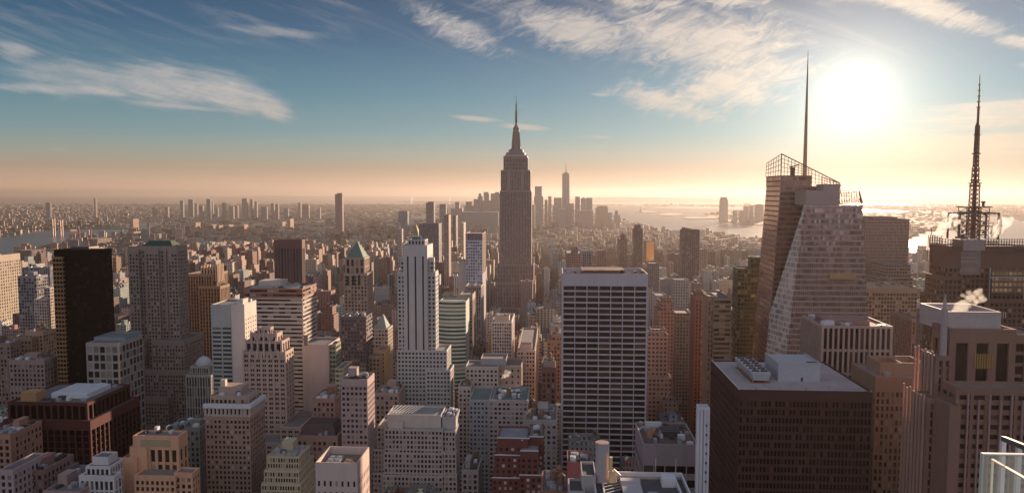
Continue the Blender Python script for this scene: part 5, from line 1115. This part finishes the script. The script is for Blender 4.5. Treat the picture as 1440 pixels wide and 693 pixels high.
# glass parapet of the near terrace
def terrace():
    t = thing('glass_parapet', 'glass parapet with pale metal rails at the lower right corner', 'railing', (5.5, 8.5, 256.0))
    P_ = lambda x, y, Y: at(x, y, Y)
    m, p = newmat('clear_glass'); setin(p, 'Base Color', (0.55, 0.62, 0.56)); setin(p, 'Roughness', 0.05); setin(p, 'Alpha', 0.22); gl = m
    a, b = P_(1383, 639, 6), P_(1470, 640, 6)
    addpart(t, 'glass_pane', gl, lambda m: m.box(a.x, b.x, 6, 6.015, 256.0, a.z))
    addpart(t, 'top_rail', M_white, lambda m: m.box(a.x - .01, b.x, 5.99, 6.025, a.z + .001, a.z + .012))
    addpart(t, 'end_post', plain('pale_post', (.55, .6, .58), .4), lambda m: m.box(a.x - .012, a.x - .001, 5.99, 6.025, 256.0, a.z))
    c0, c1 = P_(1396, 646, 6.4), P_(1450, 677, 4.9)
    addpart(t, 'hand_rail', plain('cream_rail', (.8, .72, .6), .4), lambda m: m.bar(c0, c1, .012, 6)); addpart(t, 'rail_post', plain('cream_rail', (.8, .72, .6), .4), lambda m: m.bar((c0.x, c0.y, 256.0), c0, .01, 6))
    d0, d1 = P_(1411, 616, 8), P_(1470, 640, 6.6)
    addpart(t, 'inner_post', M_white, lambda m: (m.bar((d0.x, 8, 256.0), d0, .03), m.bar((P_(1433, 626, 7.6).x, 7.6, 256.0), P_(1433, 626, 7.6), .03)))
    addpart(t, 'inner_rail', plain('dark_rail', (.08, .1, .1), .4), lambda m: m.bar(d0, d1, .035))
    tb = MB(); tb.box(-18, 12, -45, 8.6, 0, 256.0); o = tb.top('terrace_tower', wallmat((0.4, 0.36, 0.32)), 'pale stone tower that carries the viewing terrace and its glass parapet', 'building')
    OCC.append((-18, 12, -45, 9, 256, 't'))
terrace()
steam('steam_plume', 'sunlit steam drifting from the roof left of the antenna mast', 1318, 328, 556, 7.5, 3)
steam('steam_plume', 'bright steam rising right of the antenna mast inside the portal frame', 1393, 331, 556, 7.0, 5)
steam('steam_plume', 'orange-lit steam above the boxed roof of the ribbed deco tower', 1343, 439, 334, 5.0, 8)
steam('steam_plume', 'small pale steam puff above the grey loft building', 705, 533, 570, 3.4, 11)
# ------------------------------------------------------------------ far clusters
M_far = {}
def farmat(c): return curtain(c, (0.07, 0.07, 0.08), 5, 4.5, .4, .5)
def tower(name, lb, parts, c, group, cat='building'):
    """parts: (xl, xr, yt, D, depth) in photograph pixels, first one is the body"""
    vv = [V(a, b, y, D, dep=dp) for a, b, y, D, dp in parts]
    m = MB()
    for i, v in enumerate(vv): m.box(v['x0'], v['x1'], v['y0'], v['y1'], 0 if i == 0 else 5, v['z1'])
    o = m.top(name, farmat(c), lb, cat, group)
    for v in vv: OCC.append((v['x0'] - 5, v['x1'] + 5, v['y0'] - 5, v['y1'] + 5, v['z1'], name))
    return o
GD = 'downtown skyscrapers on the horizon'
dc = (0.26, 0.25, 0.27)
for i, (parts, lb) in enumerate([
    ([(752, 762, 262, 5600, 50), (751, 764, 276, 5590, 60)], 'square-topped tall tower just right of the spired tower on the skyline'),
    ([(766, 770, 281, 5700, 40)], 'short narrow tower second right of the spired tower on the skyline'),
    ([(771, 775.5, 276, 5800, 40)], 'thin dark tower between the short narrow one and the mast-topped glass skyscraper'),
    ([(779, 790, 278, 5500, 50), (777, 785, 290, 5450, 40)], 'broad block touching the left side of the mast-topped glass skyscraper'),
    ([(800, 807, 286, 5500, 40)], 'round-shouldered block touching the right side of the mast-topped glass skyscraper'),
    ([(809, 815.5, 276.5, 5600, 40)], 'first of three equal towers right of the mast-topped glass skyscraper'),
    ([(817, 824, 279, 5600, 40), (819, 822, 277.5, 5610, 20)], 'second, domed, of three equal towers right of the mast-topped glass skyscraper'),
    ([(824.5, 833, 278, 5650, 50)], 'third, flat and wide, of three equal towers right of the mast-topped glass skyscraper'),
    ([(838, 855, 292, 5300, 60), (840, 854, 289.5, 5310, 50)], 'wide low block with a golden top beside the harbour'),
    ([(855, 861, 299, 5300, 40)], 'low dark block right of the golden-topped block by the harbour'),
    ([(864, 872, 302, 5200, 40), (865, 869, 296, 5210, 20)], 'last small tower before the harbour water'),
    ([(740, 752, 288, 5200, 60)], 'low grey block half hidden by the right side of the spired tower'),
    ([(690, 703, 272, 5700, 60), (696, 702, 270, 5710, 30)], 'dark stepped block touching the left side of the spired tower'),
    ([(680, 687, 270, 5600, 50), (676, 691, 282, 5590, 50)], 'tallest square tower in the cluster left of the spired tower'),
    ([(672, 679, 276, 5700, 40), (673, 677, 272, 5710, 20)], 'pointed tower just left of the tallest square one in that cluster'),
    ([(666, 676, 280, 5500, 50)], 'grey shouldered block at the foot of the pointed tower'),
    ([(655, 663, 283.5, 5600, 50), (653, 668, 290, 5550, 50)], 'flat block with a square head left of the grey shouldered block'),
    ([(640, 646, 284, 5600, 50), (634, 650, 293, 5580, 60)], 'stepped round-headed block farthest left of the downtown cluster'),
    ([(700, 706, 284, 5300, 40)], 'plain grey block between the dark stepped block and the spired tower'),
    ([(786, 796, 294, 5000, 60)], 'low wide block below the mast-topped glass skyscraper'),
    ([(812, 834, 296, 5000, 60)], 'long low block below the three equal towers'),
    ([(650, 700, 298, 5000, 80)], 'long low mass of blocks below the downtown cluster')]):
    tower('downtown_tower', lb, parts, (dc[0] + (i % 3) * .03, dc[1] + (i % 2) * .02, dc[2]) if i != 8 else (0.42, .3, .2), GD, 'skyscraper')
# tall glass skyscraper with mast
v = V(791, 801, 243.5, 5600, dep=54); rw = thing('mast_topped_glass_skyscraper', 'tallest downtown glass skyscraper with tapering body and thin mast', 'skyscraper', ((v['x0'] + v['x1']) / 2, 5627, 0))
x0, x1 = v['x0'] - 3, v['x1'] + 3; cx = (x0 + x1) / 2
addpart(rw, 'tapering_body', curtain((0.26, 0.27, 0.31), (0.12, 0.13, 0.16), 5, 5, .2, .3), lambda m: m.loft([(x0, 5600, 0), (cx, 5600, 0), (x1, 5600, 0), (x1, 5627, 0), (x1, 5654, 0), (cx, 5654, 0), (x0, 5654, 0), (x0, 5627, 0)], [(x0 + 6, 5606, v['z1']), (cx, 5601, v['z1']), (x1 - 6, 5606, v['z1']), (x1 - 1, 5627, v['z1']), (x1 - 6, 5648, v['z1']), (cx, 5653, v['z1']), (x0 + 6, 5648, v['z1']), (x0 + 1, 5627, v['z1'])]))
addpart(rw, 'mast', M_steel, lambda m: (m.cyl(cx, 5627, v['z1'], v['z1'] + 8, 14, 14, 16), m.cyl(cx, 5627, v['z1'] + 8, at(796, 229, 5627).z, 3.4, 1.0, 8)))
# across the harbour
v = V(1013, 1024.5, 277, 6800, dep=60)
gsx = MB(); gsx.loft([(v['x0'], 6800, 0), (v['x1'], 6800, 0), (v['x1'], 6850, 0), (v['x0'], 6850, 0)], [(v['x0'] + 3, 6800, v['z1'] - 40), (v['x1'] - 3, 6800, v['z1'] - 40), (v['x1'] - 3, 6850, v['z1'] - 40), (v['x0'] + 3, 6850, v['z1'] - 40)])
gsx.loft([(v['x0'] + 3, 6800, v['z1'] - 40), (v['x1'] - 3, 6800, v['z1'] - 40), (v['x1'] - 3, 6850, v['z1'] - 40), (v['x0'] + 3, 6850, v['z1'] - 40)], [(v['x0'] + 12, 6805, v['z1']), (v['x1'] - 14, 6805, v['z1']), (v['x1'] - 14, 6845, v['z1']), (v['x0'] + 12, 6845, v['z1'])])
gsx.top('waterfront_tower', farmat((0.26, 0.22, 0.22)), 'solitary round-shouldered tower standing in front of the harbour water', 'skyscraper')
for i, (p_, lb) in enumerate([
    ([(1032, 1037, 296, 6600, 40)], 'smallest left block of the group on the far shore'),
    ([(1041, 1046, 296, 6600, 40)], 'second small block of the group on the far shore'),
    ([(1047, 1053, 289.5, 6700, 40)], 'medium tower left of centre in the far shore group'),
    ([(1055, 1060, 289, 6700, 40)], 'slim tower in the middle of the far shore group'),
    ([(1063, 1074, 288, 6800, 50), (1065, 1072, 287, 6810, 30)], 'widest tower at the right end of the far shore group')]):
    tower('far_shore_tower', lb, p_, (.24, .2, .2), 'towers across the harbour')
st_ = thing('harbour_statue', 'tiny statue on a pedestal standing on the island in the harbour', 'statue', atz(900.5, 298.2, 6))
sx, sy, sz = st_.location; ORG[st_.name] = Vector((sx, sy, sz))
addpart(st_, 'pedestal', wallmat((0.3, 0.28, 0.25)), lambda m: (m.box(sx - 18, sx + 18, sy - 18, sy + 18, sz, sz + 14), m.loft([(sx - 9, sy - 9, sz + 14), (sx + 9, sy - 9, sz + 14), (sx + 9, sy + 9, sz + 14), (sx - 9, sy + 9, sz + 14)], [(sx - 6, sy - 6, sz + 46), (sx + 6, sy - 6, sz + 46), (sx + 6, sy + 6, sz + 46), (sx - 6, sy + 6, sz + 46)])))
addpart(st_, 'figure', plain('verdigris', (.15, .22, .2)), lambda m: (m.cyl(sx, sy, sz + 46, sz + 76, 5.5, 3.2, 10), m.cyl(sx, sy, sz + 76, sz + 82, 2.2, 1.6, 8), m.bar((sx + 2, sy, sz + 72), (sx + 4.5, sy, sz + 90), 1.2), m.cyl(sx + 4.6, sy, sz + 90, sz + 94, 1.4, .4, 8)))
# bridge at the mouth of the bay
vb = thing('distant_suspension_bridge', 'far-off suspension bridge with two thin towers on the horizon', 'bridge', atz(604, 281, 0))
for px in (578.5, 632):
    q = at(px, 274.2, 17000)
    addpart(vb, 'bridge_tower', M_metal, lambda m: (m.box(q.x - 16, q.x - 6, q.y - 6, q.y + 6, 0, q.z), m.box(q.x + 6, q.x + 16, q.y - 6, q.y + 6, 0, q.z), m.box(q.x - 16, q.x + 16, q.y - 5, q.y + 5, q.z - 16, q.z - 4)))
q0, q1 = at(560, 280, 17000), at(650, 280, 17000)
addpart(vb, 'bridge_deck', M_metal, lambda m: m.bar((q0.x, 17000, 66), (q1.x, 17000, 66), 6))
# Brooklyn-side cluster
rb_ = random.Random(5)
BK = [(253, 257, 282), (264.5, 271, 280.5), (274, 277, 286), (280, 285, 289), (290, 295.5, 280), (297, 299, 283), (302, 306, 292), (312, 316, 285), (322, 328, 290), (330, 334, 289), (340, 347, 279), (351.5, 355, 280.5), (358, 361, 283), (367, 375, 291), (381, 385, 286), (386, 391, 287), (399, 405, 293), (419, 422.5, 285), (425, 434, 288), (447, 450, 292), (214, 218, 292), (232, 236, 291), (132, 134, 279), (64, 70, 285)]
for i, (a, b, y) in enumerate(BK):
    D = 7400 + rb_.randint(-500, 600)
    ordn = ['first', 'second', 'third', 'fourth', 'fifth', 'sixth', 'seventh', 'eighth', 'ninth', 'tenth', 'eleventh', 'twelfth', 'thirteenth', 'fourteenth', 'fifteenth', 'sixteenth', 'seventeenth', 'eighteenth', 'nineteenth', 'twentieth', 'twenty-first', 'twenty-second', 'twenty-third', 'twenty-fourth']
    rank = sorted(range(len(BK)), key=lambda k: BK[k][0]).index(i)
    tower('skyline_tower', 'hazy grey tower on the far river side, %s from the left' % ordn[rank], [(a, b, y, D, 30)], rb_.choice([(.2, .2, .22), (.26, .2, .19), (.18, .21, .23), (.3, .25, .22)]), 'towers on the far side of the east river')
# sunlit housing slabs beside the river
HS = [(184, 188, 326), (190, 194, 328), (197, 201, 327), (208, 212, 330), (216, 222, 329), (272, 275, 313), (295, 298, 316), (303, 308, 317), (314, 322, 316), (327, 332, 318), (336, 343, 316), (93, 99, 322), (6, 12, 318), (14, 20, 320), (182, 187, 308), (360, 366, 322), (393, 397, 312), (404, 408, 308)]
for i, (a, b, y) in enumerate(HS):
    D = 3900 if y > 322 else 4900
    rank = sorted(range(len(HS)), key=lambda k: HS[k][0]).index(i)
    tower('riverside_apartment_slab', 'sunlit orange-tan apartment slab near the river, %s from the left' % ordn[rank], [(a, b, y, D, 70)], (.42, .28, .2), 'apartment slabs near the east river')

# ------------------------------------------------------------------ streets
AVX = [-1360, -1110, -860, -610, -360, -125, 140, 390, 640, 890, 1140]
m, p = newmat('asphalt'); g = node('ShaderNodeNewGeometry'); a = noise(g.outputs['Position'], 0.2, 4)
setin(p, 'Base Color', ramp(a, [(0.3, (.035, .035, .036)), (.7, (.065, .062, .06))])); setin(p, 'Roughness', .8); M_asph = m
M_paint = plain('road_paint', (.6, .6, .58), .7); M_side = plain('pavement_concrete', (.24, .23, .22), .9)
rd = MB(); sw = MB(); mk = MB()
for x in AVX:
    rd.poly([(x - 10, 150, .10), (x + 10, 150, .10), (x + 10, 3300, .10), (x - 10, 3300, .10)])
    for s in (-1, 1): sw.box(min(x + s * 10, x + s * 15), max(x + s * 10, x + s * 15), 150, 3300, 0, .25)
    if abs(x) < 500:
        for k in (-5, 0, 5):
            for y in range(400, 1500, 12): mk.poly([(x + k - .1, y, .11), (x + k + .1, y, .11), (x + k + .1, y + 4, .11), (x + k - .1, y + 4, .11)])
for nm, b_, mt in (('avenue_road', rd, M_asph), ('avenue_pavement', sw, M_side), ('lane_markings', mk, M_paint)):
    o = b_.build(nm, mt); o['kind'] = 'structure'
# cars on the avenue seen between the slabs
def car_at(x, y, c, i, lb, d=1):
    root = thing('car', lb, 'car', (x, y, .1), 'cars on the avenue')
    addpart(root, 'body', plain('car_paint_%d' % (i % 5), c, .3), lambda m: (m.loft([(x - .9, y - 2.2, .45), (x + .9, y - 2.2, .45), (x + .9, y + 2.2, .45), (x - .9, y + 2.2, .45)], [(x - .85, y - 2.1, 1.05), (x + .85, y - 2.1, 1.05), (x + .85, y + 2.1, .95), (x - .85, y + 2.1, .95)])))
    addpart(root, 'cabin', M_metal_d, lambda m: m.loft([(x - .8, y - 1.3, 1.06), (x + .8, y - 1.3, 1.06), (x + .8, y + 1.1, 1.06), (x - .8, y + 1.1, 1.06)], [(x - .62, y - .8, 1.55), (x + .62, y - .8, 1.55), (x + .62, y + .6, 1.55), (x - .62, y + .6, 1.55)]))
    for sx in (-.8, .8):
        for sy in (-1.4, 1.4): addpart(root, 'wheel', M_metal_d, lambda m: m.bar((x + sx - .1, y + sy, .43), (x + sx + .1, y + sy, .43), .33, 10))
k = 0
for lane, xl in (('left lane', 134), ('middle lane', 139), ('right lane', 144.5)):
    for j in range(8):
        y = 760 + j * 38 + (k * 17 % 23); c = [(.6, .45, .05), (.5, .5, .5), (.05, .05, .06), (.3, .03, .03), (.4, .42, .45)][k % 5]; cn = ['yellow', 'silver', 'black', 'red', 'pale grey'][k % 5]
        car_at(xl, y, c, k, '%s car in the %s of the avenue, %s counting away' % (cn, lane, ordn[j])); k += 1

# ------------------------------------------------------------------ the ordinary blocks
rnd = random.Random(2024)
def inpoly(x, y, pl):
    c = False; n = len(pl); j = n - 1
    for i in range(n):
        xi, yi = pl[i]; xj, yj = pl[j]
        if (yi > y) != (yj > y) and x < (xj - xi) * (y - yi) / (yj - yi) + xi: c = not c
        j = i
    return c
def wet(x, y):
    return any(inpoly(x, y, pl) for pl in WP.values()) and not any(inpoly(x, y, pl) for pl in ISL)
OC = np.array([(o[0], o[1], o[2], o[3]) for o in OCC])
def free(x0, x1, y0, y1, pad=1.5):
    return not np.any((OC[:, 0] < x1 + pad) & (OC[:, 1] > x0 - pad) & (OC[:, 2] < y1 + pad) & (OC[:, 3] > y0 - pad))
# the lowest picture row a plain roof may reach, by distance
LIM = [(300, 720), (400, 675), (500, 620), (600, 566), (700, 526), (850, 464), (1000, 430), (1250, 398), (1500, 374), (2000, 352), (2600, 345), (3500, 330), (5000, 312), (8000, 297)]
def cap(D):
    for (a, ya), (b, yb) in zip(LIM, LIM[1:]):
        if D <= b: y = ya + (yb - ya) * max(0, (D - a)) / (b - a); break
    else: y = 292
    return max(8, 260 - (y - 272) / F * D)
PAL = [('red brick', (.26, .13, .105)), ('brown brick', (.26, .16, .12)), ('tan brick', (.42, .30, .22)), ('cream', (.52, .43, .35)), ('grey stone', (.34, .31, .30)), ('dark brown', (.15, .10, .09)), ('pinkish', (.42, .28, .24)), ('pale grey', (.46, .43, .42)), ('orange brick', (.36, .22, .155)), ('greenish grey', (.26, .30, .28))]
specs = []
for ai in range(len(AVX) - 1):
    xa, xb = AVX[ai] + 16, AVX[ai + 1] - 16
    for by in range(33):
        y0 = 330 + by * 80; y1 = y0 + 62
        for row in (0, 1):
            ya, yb = (y0, y0 + 30.5) if row == 0 else (y0 + 31.5, y1)
            x = xa
            while x < xb - 8:
                w = rnd.choice([9, 12, 15, 18, 22, 28, 36]) if y0 < 1700 else rnd.choice([8, 12, 16, 24, 34])
                w = min(w, xb - x); D = ya
                if abs(x + w / 2) > .82 * D + 60: x += w; continue
                c_ = cap(D) * (.74 if D < 470 else 1); mean = (52 if D < 900 else 50 if D < 1600 else 30)
                h = max(12, rnd.lognormvariate(math.log(mean), .5)); h = min(h, c_ * rnd.uniform(.78, 1.0))
                if rnd.random() < .14: h = c_ * rnd.uniform(.9, 1.04)
                dd = yb - rnd.uniform(0, 7)
                if free(x, x + w, ya, dd):
                    specs.append((x + .1, x + w - .1, ya, dd, h, rnd.randrange(len(PAL)), rnd.random(), rnd.random()))
                x += w
print('filler lots', len(specs))
# rough visibility on a coarse picture: nearer boxes hide farther ones
GW, GH = 720, 346
zb = np.full((GH, GW), 1e9); idb = np.full((GH, GW), -1, int)
def raster(x0, x1, y0, y1, z1, idx, z0=0):
    pts = [proj((x, y, z)) for x in (x0, x1) for y in (y0, y1) for z in (z0, z1)]
    a = proj((x0, y0, z1)); b = proj((x1, y0, z1)); c = proj((x0, y1, z1)); d = proj((x1, y1, z1))
    l = min(a[0], c[0]); r = max(b[0], d[0]); t = min(c[1], a[1]); bt = proj((x0, y0, z0))[1]
    i0, i1 = max(0, int(l / 2)), min(GW, int(math.ceil(r / 2))); j0, j1 = max(0, int(t / 2)), min(GH, int(math.ceil(bt / 2)))
    if i1 <= i0 or j1 <= j0: return
    sub = zb[j0:j1, i0:i1]; m_ = sub > y0
    sub[m_] = y0; idb[j0:j1, i0:i1][m_] = idx
for o in OCC:
    if o[2] > 100: raster(o[0], o[1], o[2], o[3], o[4], -2)
for i, s in enumerate(specs): raster(s[0], s[1], s[2], s[3], s[4], i)
cnt = np.bincount(idb[idb >= 0].ravel(), minlength=len(specs))
order = sorted(range(len(specs)), key=lambda i: -cnt[i])
OBJ = [i for i in order[:290] if cnt[i] > 0]; OBJS = set(OBJ)
# shapes of one ordinary building
def shape(s, body, bulk, tank):
    x0, x1, y0, y1, h, ci, r1, r2 = s
    rn = random.Random(int(r1 * 1e6)); f = .75 + r2 * .5
    c = tuple(min(.7, q * f) for q in PAL[ci][1]); tone = (*c, r1)
    w, d = x1 - x0, y1 - y0; top = h
    if h > 45 and w > 14 and rn.random() < .6:
        k = rn.uniform(.55, .82); i1 = w * rn.uniform(.06, .16); i2 = d * rn.uniform(.06, .18)
        body.box(x0, x1, y0, y1, 0, h * k, tone); body.box(x0 + i1, x1 - i1, y0 + i2, y1 - i2, h * k, h, tone)
        X = (x0 + i1, x1 - i1, y0 + i2, y1 - i2)
        if h > 75 and rn.random() < .5:
            j = min(i1, i2) ; body.box(X[0] + j, X[1] - j, X[2] + j, X[3] - j, h, h + 9, tone); X = (X[0] + j, X[1] - j, X[2] + j, X[3] - j); top = h + 9
    else: body.box(x0, x1, y0, y1, 0, h, tone); X = (x0, x1, y0, y1)
    a0, a1, b0, b1 = X; pc = tuple(min(.8, q * 1.25) for q in c) + (r1,)
    if d > 6 and w > 5:
        body.box(a0 - .15, a1 + .15, b0 - .15, b0 + .3, top - .3, top + 1.0, pc); body.box(a0 - .15, a0 + .3, b0 + .31, b1, top - .3, top + 1.0, pc); body.box(a1 - .3, a1 + .15, b0 + .31, b1, top - .3, top + 1.0, pc)
    bw_, bd = (a1 - a0) * rn.uniform(.2, .4), (b1 - b0) * rn.uniform(.2, .45); bx_, by_ = a0 + rn.uniform(.1, .5) * (a1 - a0), b0 + rn.uniform(.1, .5) * (b1 - b0)
    bulk.box(bx_, bx_ + bw_, by_, by_ + bd, top, top + rn.uniform(2.5, 5.5), tuple(q * rn.uniform(.8, 1.3) for q in c) + (r2,))
    if rn.random() < .5:
        u = rn.uniform(1, 2.4); q = rn.uniform(.3, .6); bulk.box(a0 + .6, a0 + .6 + u, b0 + q * (b1 - b0), b0 + q * (b1 - b0) + u * 1.4, top, top + u * .8, (q, q, q, r1))
    for _ in range(rn.randint(2, 6)):
        u, t_ = rn.uniform(.8, 2.6), rn.uniform(.8, 2.6)
        if a1 - a0 < 6 or b1 - b0 < 6: break
        px_, py_ = rn.uniform(a0 + .5, a1 - u - .5), rn.uniform(b0 + .5, b1 - t_ - .5); g_ = rn.choice([.12, .25, .45, .6])
        if bx_ - u < px_ < bx_ + bw_ and by_ - t_ < py_ < by_ + bd: continue
        bulk.box(px_, px_ + u, py_, py_ + t_, top, top + rn.uniform(.6, 2.2), (g_, g_, g_ * 1.02, r2))
    has = rn.random() < .55 and (a1 - a0) > 6
    if has: tank_mb(tank, a1 - 3.2, b0 + rn.uniform(.4, .75) * (b1 - b0), top, 1.6, 3.2, 2.4, (.17, .10, .07, .1))
    return top, has
M_city = curtain(None, (0.035, 0.03, 0.032), attr=True, name='plain_building', rough=.25)
heroes = []
for o in list(C.objects):
    if o.parent is None and o.get('label') and o.type == 'EMPTY' and o.get('category') in ('building', 'skyscraper'):
        vs_ = [k for k in OCC if k[5] == o.name.split('.')[0]]
        p0 = proj((o.location.x, o.location.y, 120 if o.location.y < 900 else 60)); heroes.append((p0[0], p0[1], o.name.split('.')[0].replace('_', ' ')))
labels = {}
for i in OBJ:
    s = specs[i]; cxp, cyp = proj(((s[0] + s[1]) / 2, s[2], s[4]))
    hx, hy, hn = min(((h[0], h[1], h[2]) for h in heroes if h[2] not in ('distant tower', 'midtown tower', 'low building', 'faceted glass tower')), key=lambda h: (h[0] - cxp) ** 2 + ((h[1] - cyp) * .6) ** 2)
    size = 'low' if s[4] < 30 else 'mid-height' if s[4] < 60 else 'tall'
    fl = 'narrow' if s[1] - s[0] < 14 else 'wide' if s[1] - s[0] > 26 else 'plain'
    rel = ('just left of' if cxp < hx - 8 else 'just right of' if cxp > hx + 8 else 'close to')
    dist = 'near' if s[2] < 600 else 'mid-distance' if s[2] < 1200 else 'far'
    labels.setdefault('%s %s %s building %s the %s' % (size, fl, PAL[s[5]][0], rel, hn), []).append((cxp, i))
LAB = {}
for lb, l in labels.items():
    if len(l) == 1: LAB[l[0][1]] = lb; continue
    for k, (_, i) in enumerate(sorted(l)): LAB[i] = '%s, %s from the left' % (lb, ordn[min(k, 23)])
KIND = {0: 'brick_building', 1: 'brick_building', 2: 'apartment_building', 3: 'apartment_building', 4: 'loft_building', 5: 'office_building', 6: 'loft_building', 7: 'office_building', 8: 'brick_building', 9: 'office_building'}
for i in OBJ:
    s = specs[i]; b1, b2, b3 = MB(), MB(), MB(); shape(s, b1, b2, b3)
    nm = KIND[s[5]]; words_ = LAB[i].replace('building', nm.split('_')[0] + ' building' if nm.split('_')[0] != 'brick' else 'building')
    for drop in (' plain ', ' mid-height ', ' building ', ' narrow '):
        if len(words_.split()) > 16: words_ = (' ' + words_).replace(drop, ' ').strip()
    if len(words_.split()) > 16: words_ = words_.replace(', ', ' , ').replace(' the left', ' left').replace(' , ', ', ').replace('just ', '')
    root = thing(nm, ' '.join(words_.split()[:16]), 'building', ((s[0] + s[1]) / 2, (s[2] + s[3]) / 2, 0), 'ordinary buildings filling the midtown blocks')
    b1.build('wall', M_city, root); b2.build('roof_bulkhead', M_city, root); b3.build('water_tank', M_city, root)
rest = MB()
for i, s in enumerate(specs):
    if i not in OBJS: shape(s, rest, rest, rest)
# farther out: thousands of small roofs with scattered slabs, sized to thin out with distance
def farcity(n, D0, D1, hf):
    k = 0
    while k < n:
        D = D0 * (D1 / D0) ** (rnd.random() ** .8); x = rnd.uniform(-.86, .80) * D
        if D > 2800 or abs(x) > 1300 or True:
            if wet(x, D) or wet(x + 30, D): k += .15; continue
        if D < 3000 and -1340 < x < 1120: k += .1; continue
        sc_ = 1 + max(0, (D - 3000)) / 5000
        w, d = rnd.uniform(9, 26) * sc_, rnd.uniform(9, 24) * sc_
        h = rnd.lognormvariate(math.log(hf(x, D)), .38)
        if rnd.random() < .02: h = min(cap(D) * .9, h * rnd.uniform(2, 3.2)); w = d = rnd.uniform(16, 28)
        elif rnd.random() < .05: h *= 1.8; w *= 1.6
        if not free(x, x + w, D, D + d, 0): k += .1; continue
        c = rnd.choice(PAL)[1]; f = rnd.uniform(.45, 1.15)
        # streets of these districts run askew to the avenues
        th = .45 if x < -900 else -.3 if D > 3300 else .12
        ca, sa = math.cos(th), math.sin(th)
        q = [(x + ca * a - sa * b, D + sa * a + ca * b) for a, b in ((0, 0), (w, 0), (w, d), (0, d))]
        rest.loft([(a, b, 0) for a, b in q], [(a, b, h) for a, b in q], (*(min(.7, t * f) for t in c), rnd.random())); k += 1
farcity(9000, 2700, 5600, lambda x, D: 19 if x < 800 else 15)
farcity(14000, 5000, 17000, lambda x, D: 11)
# side districts nearer than that
farcity(1500, 1500, 3000, lambda x, D: 24)
o = rest.build('distant_city_buildings', M_city); o['kind'] = 'stuff'; o['label'] = 'sea of small distant buildings reaching to the horizon'
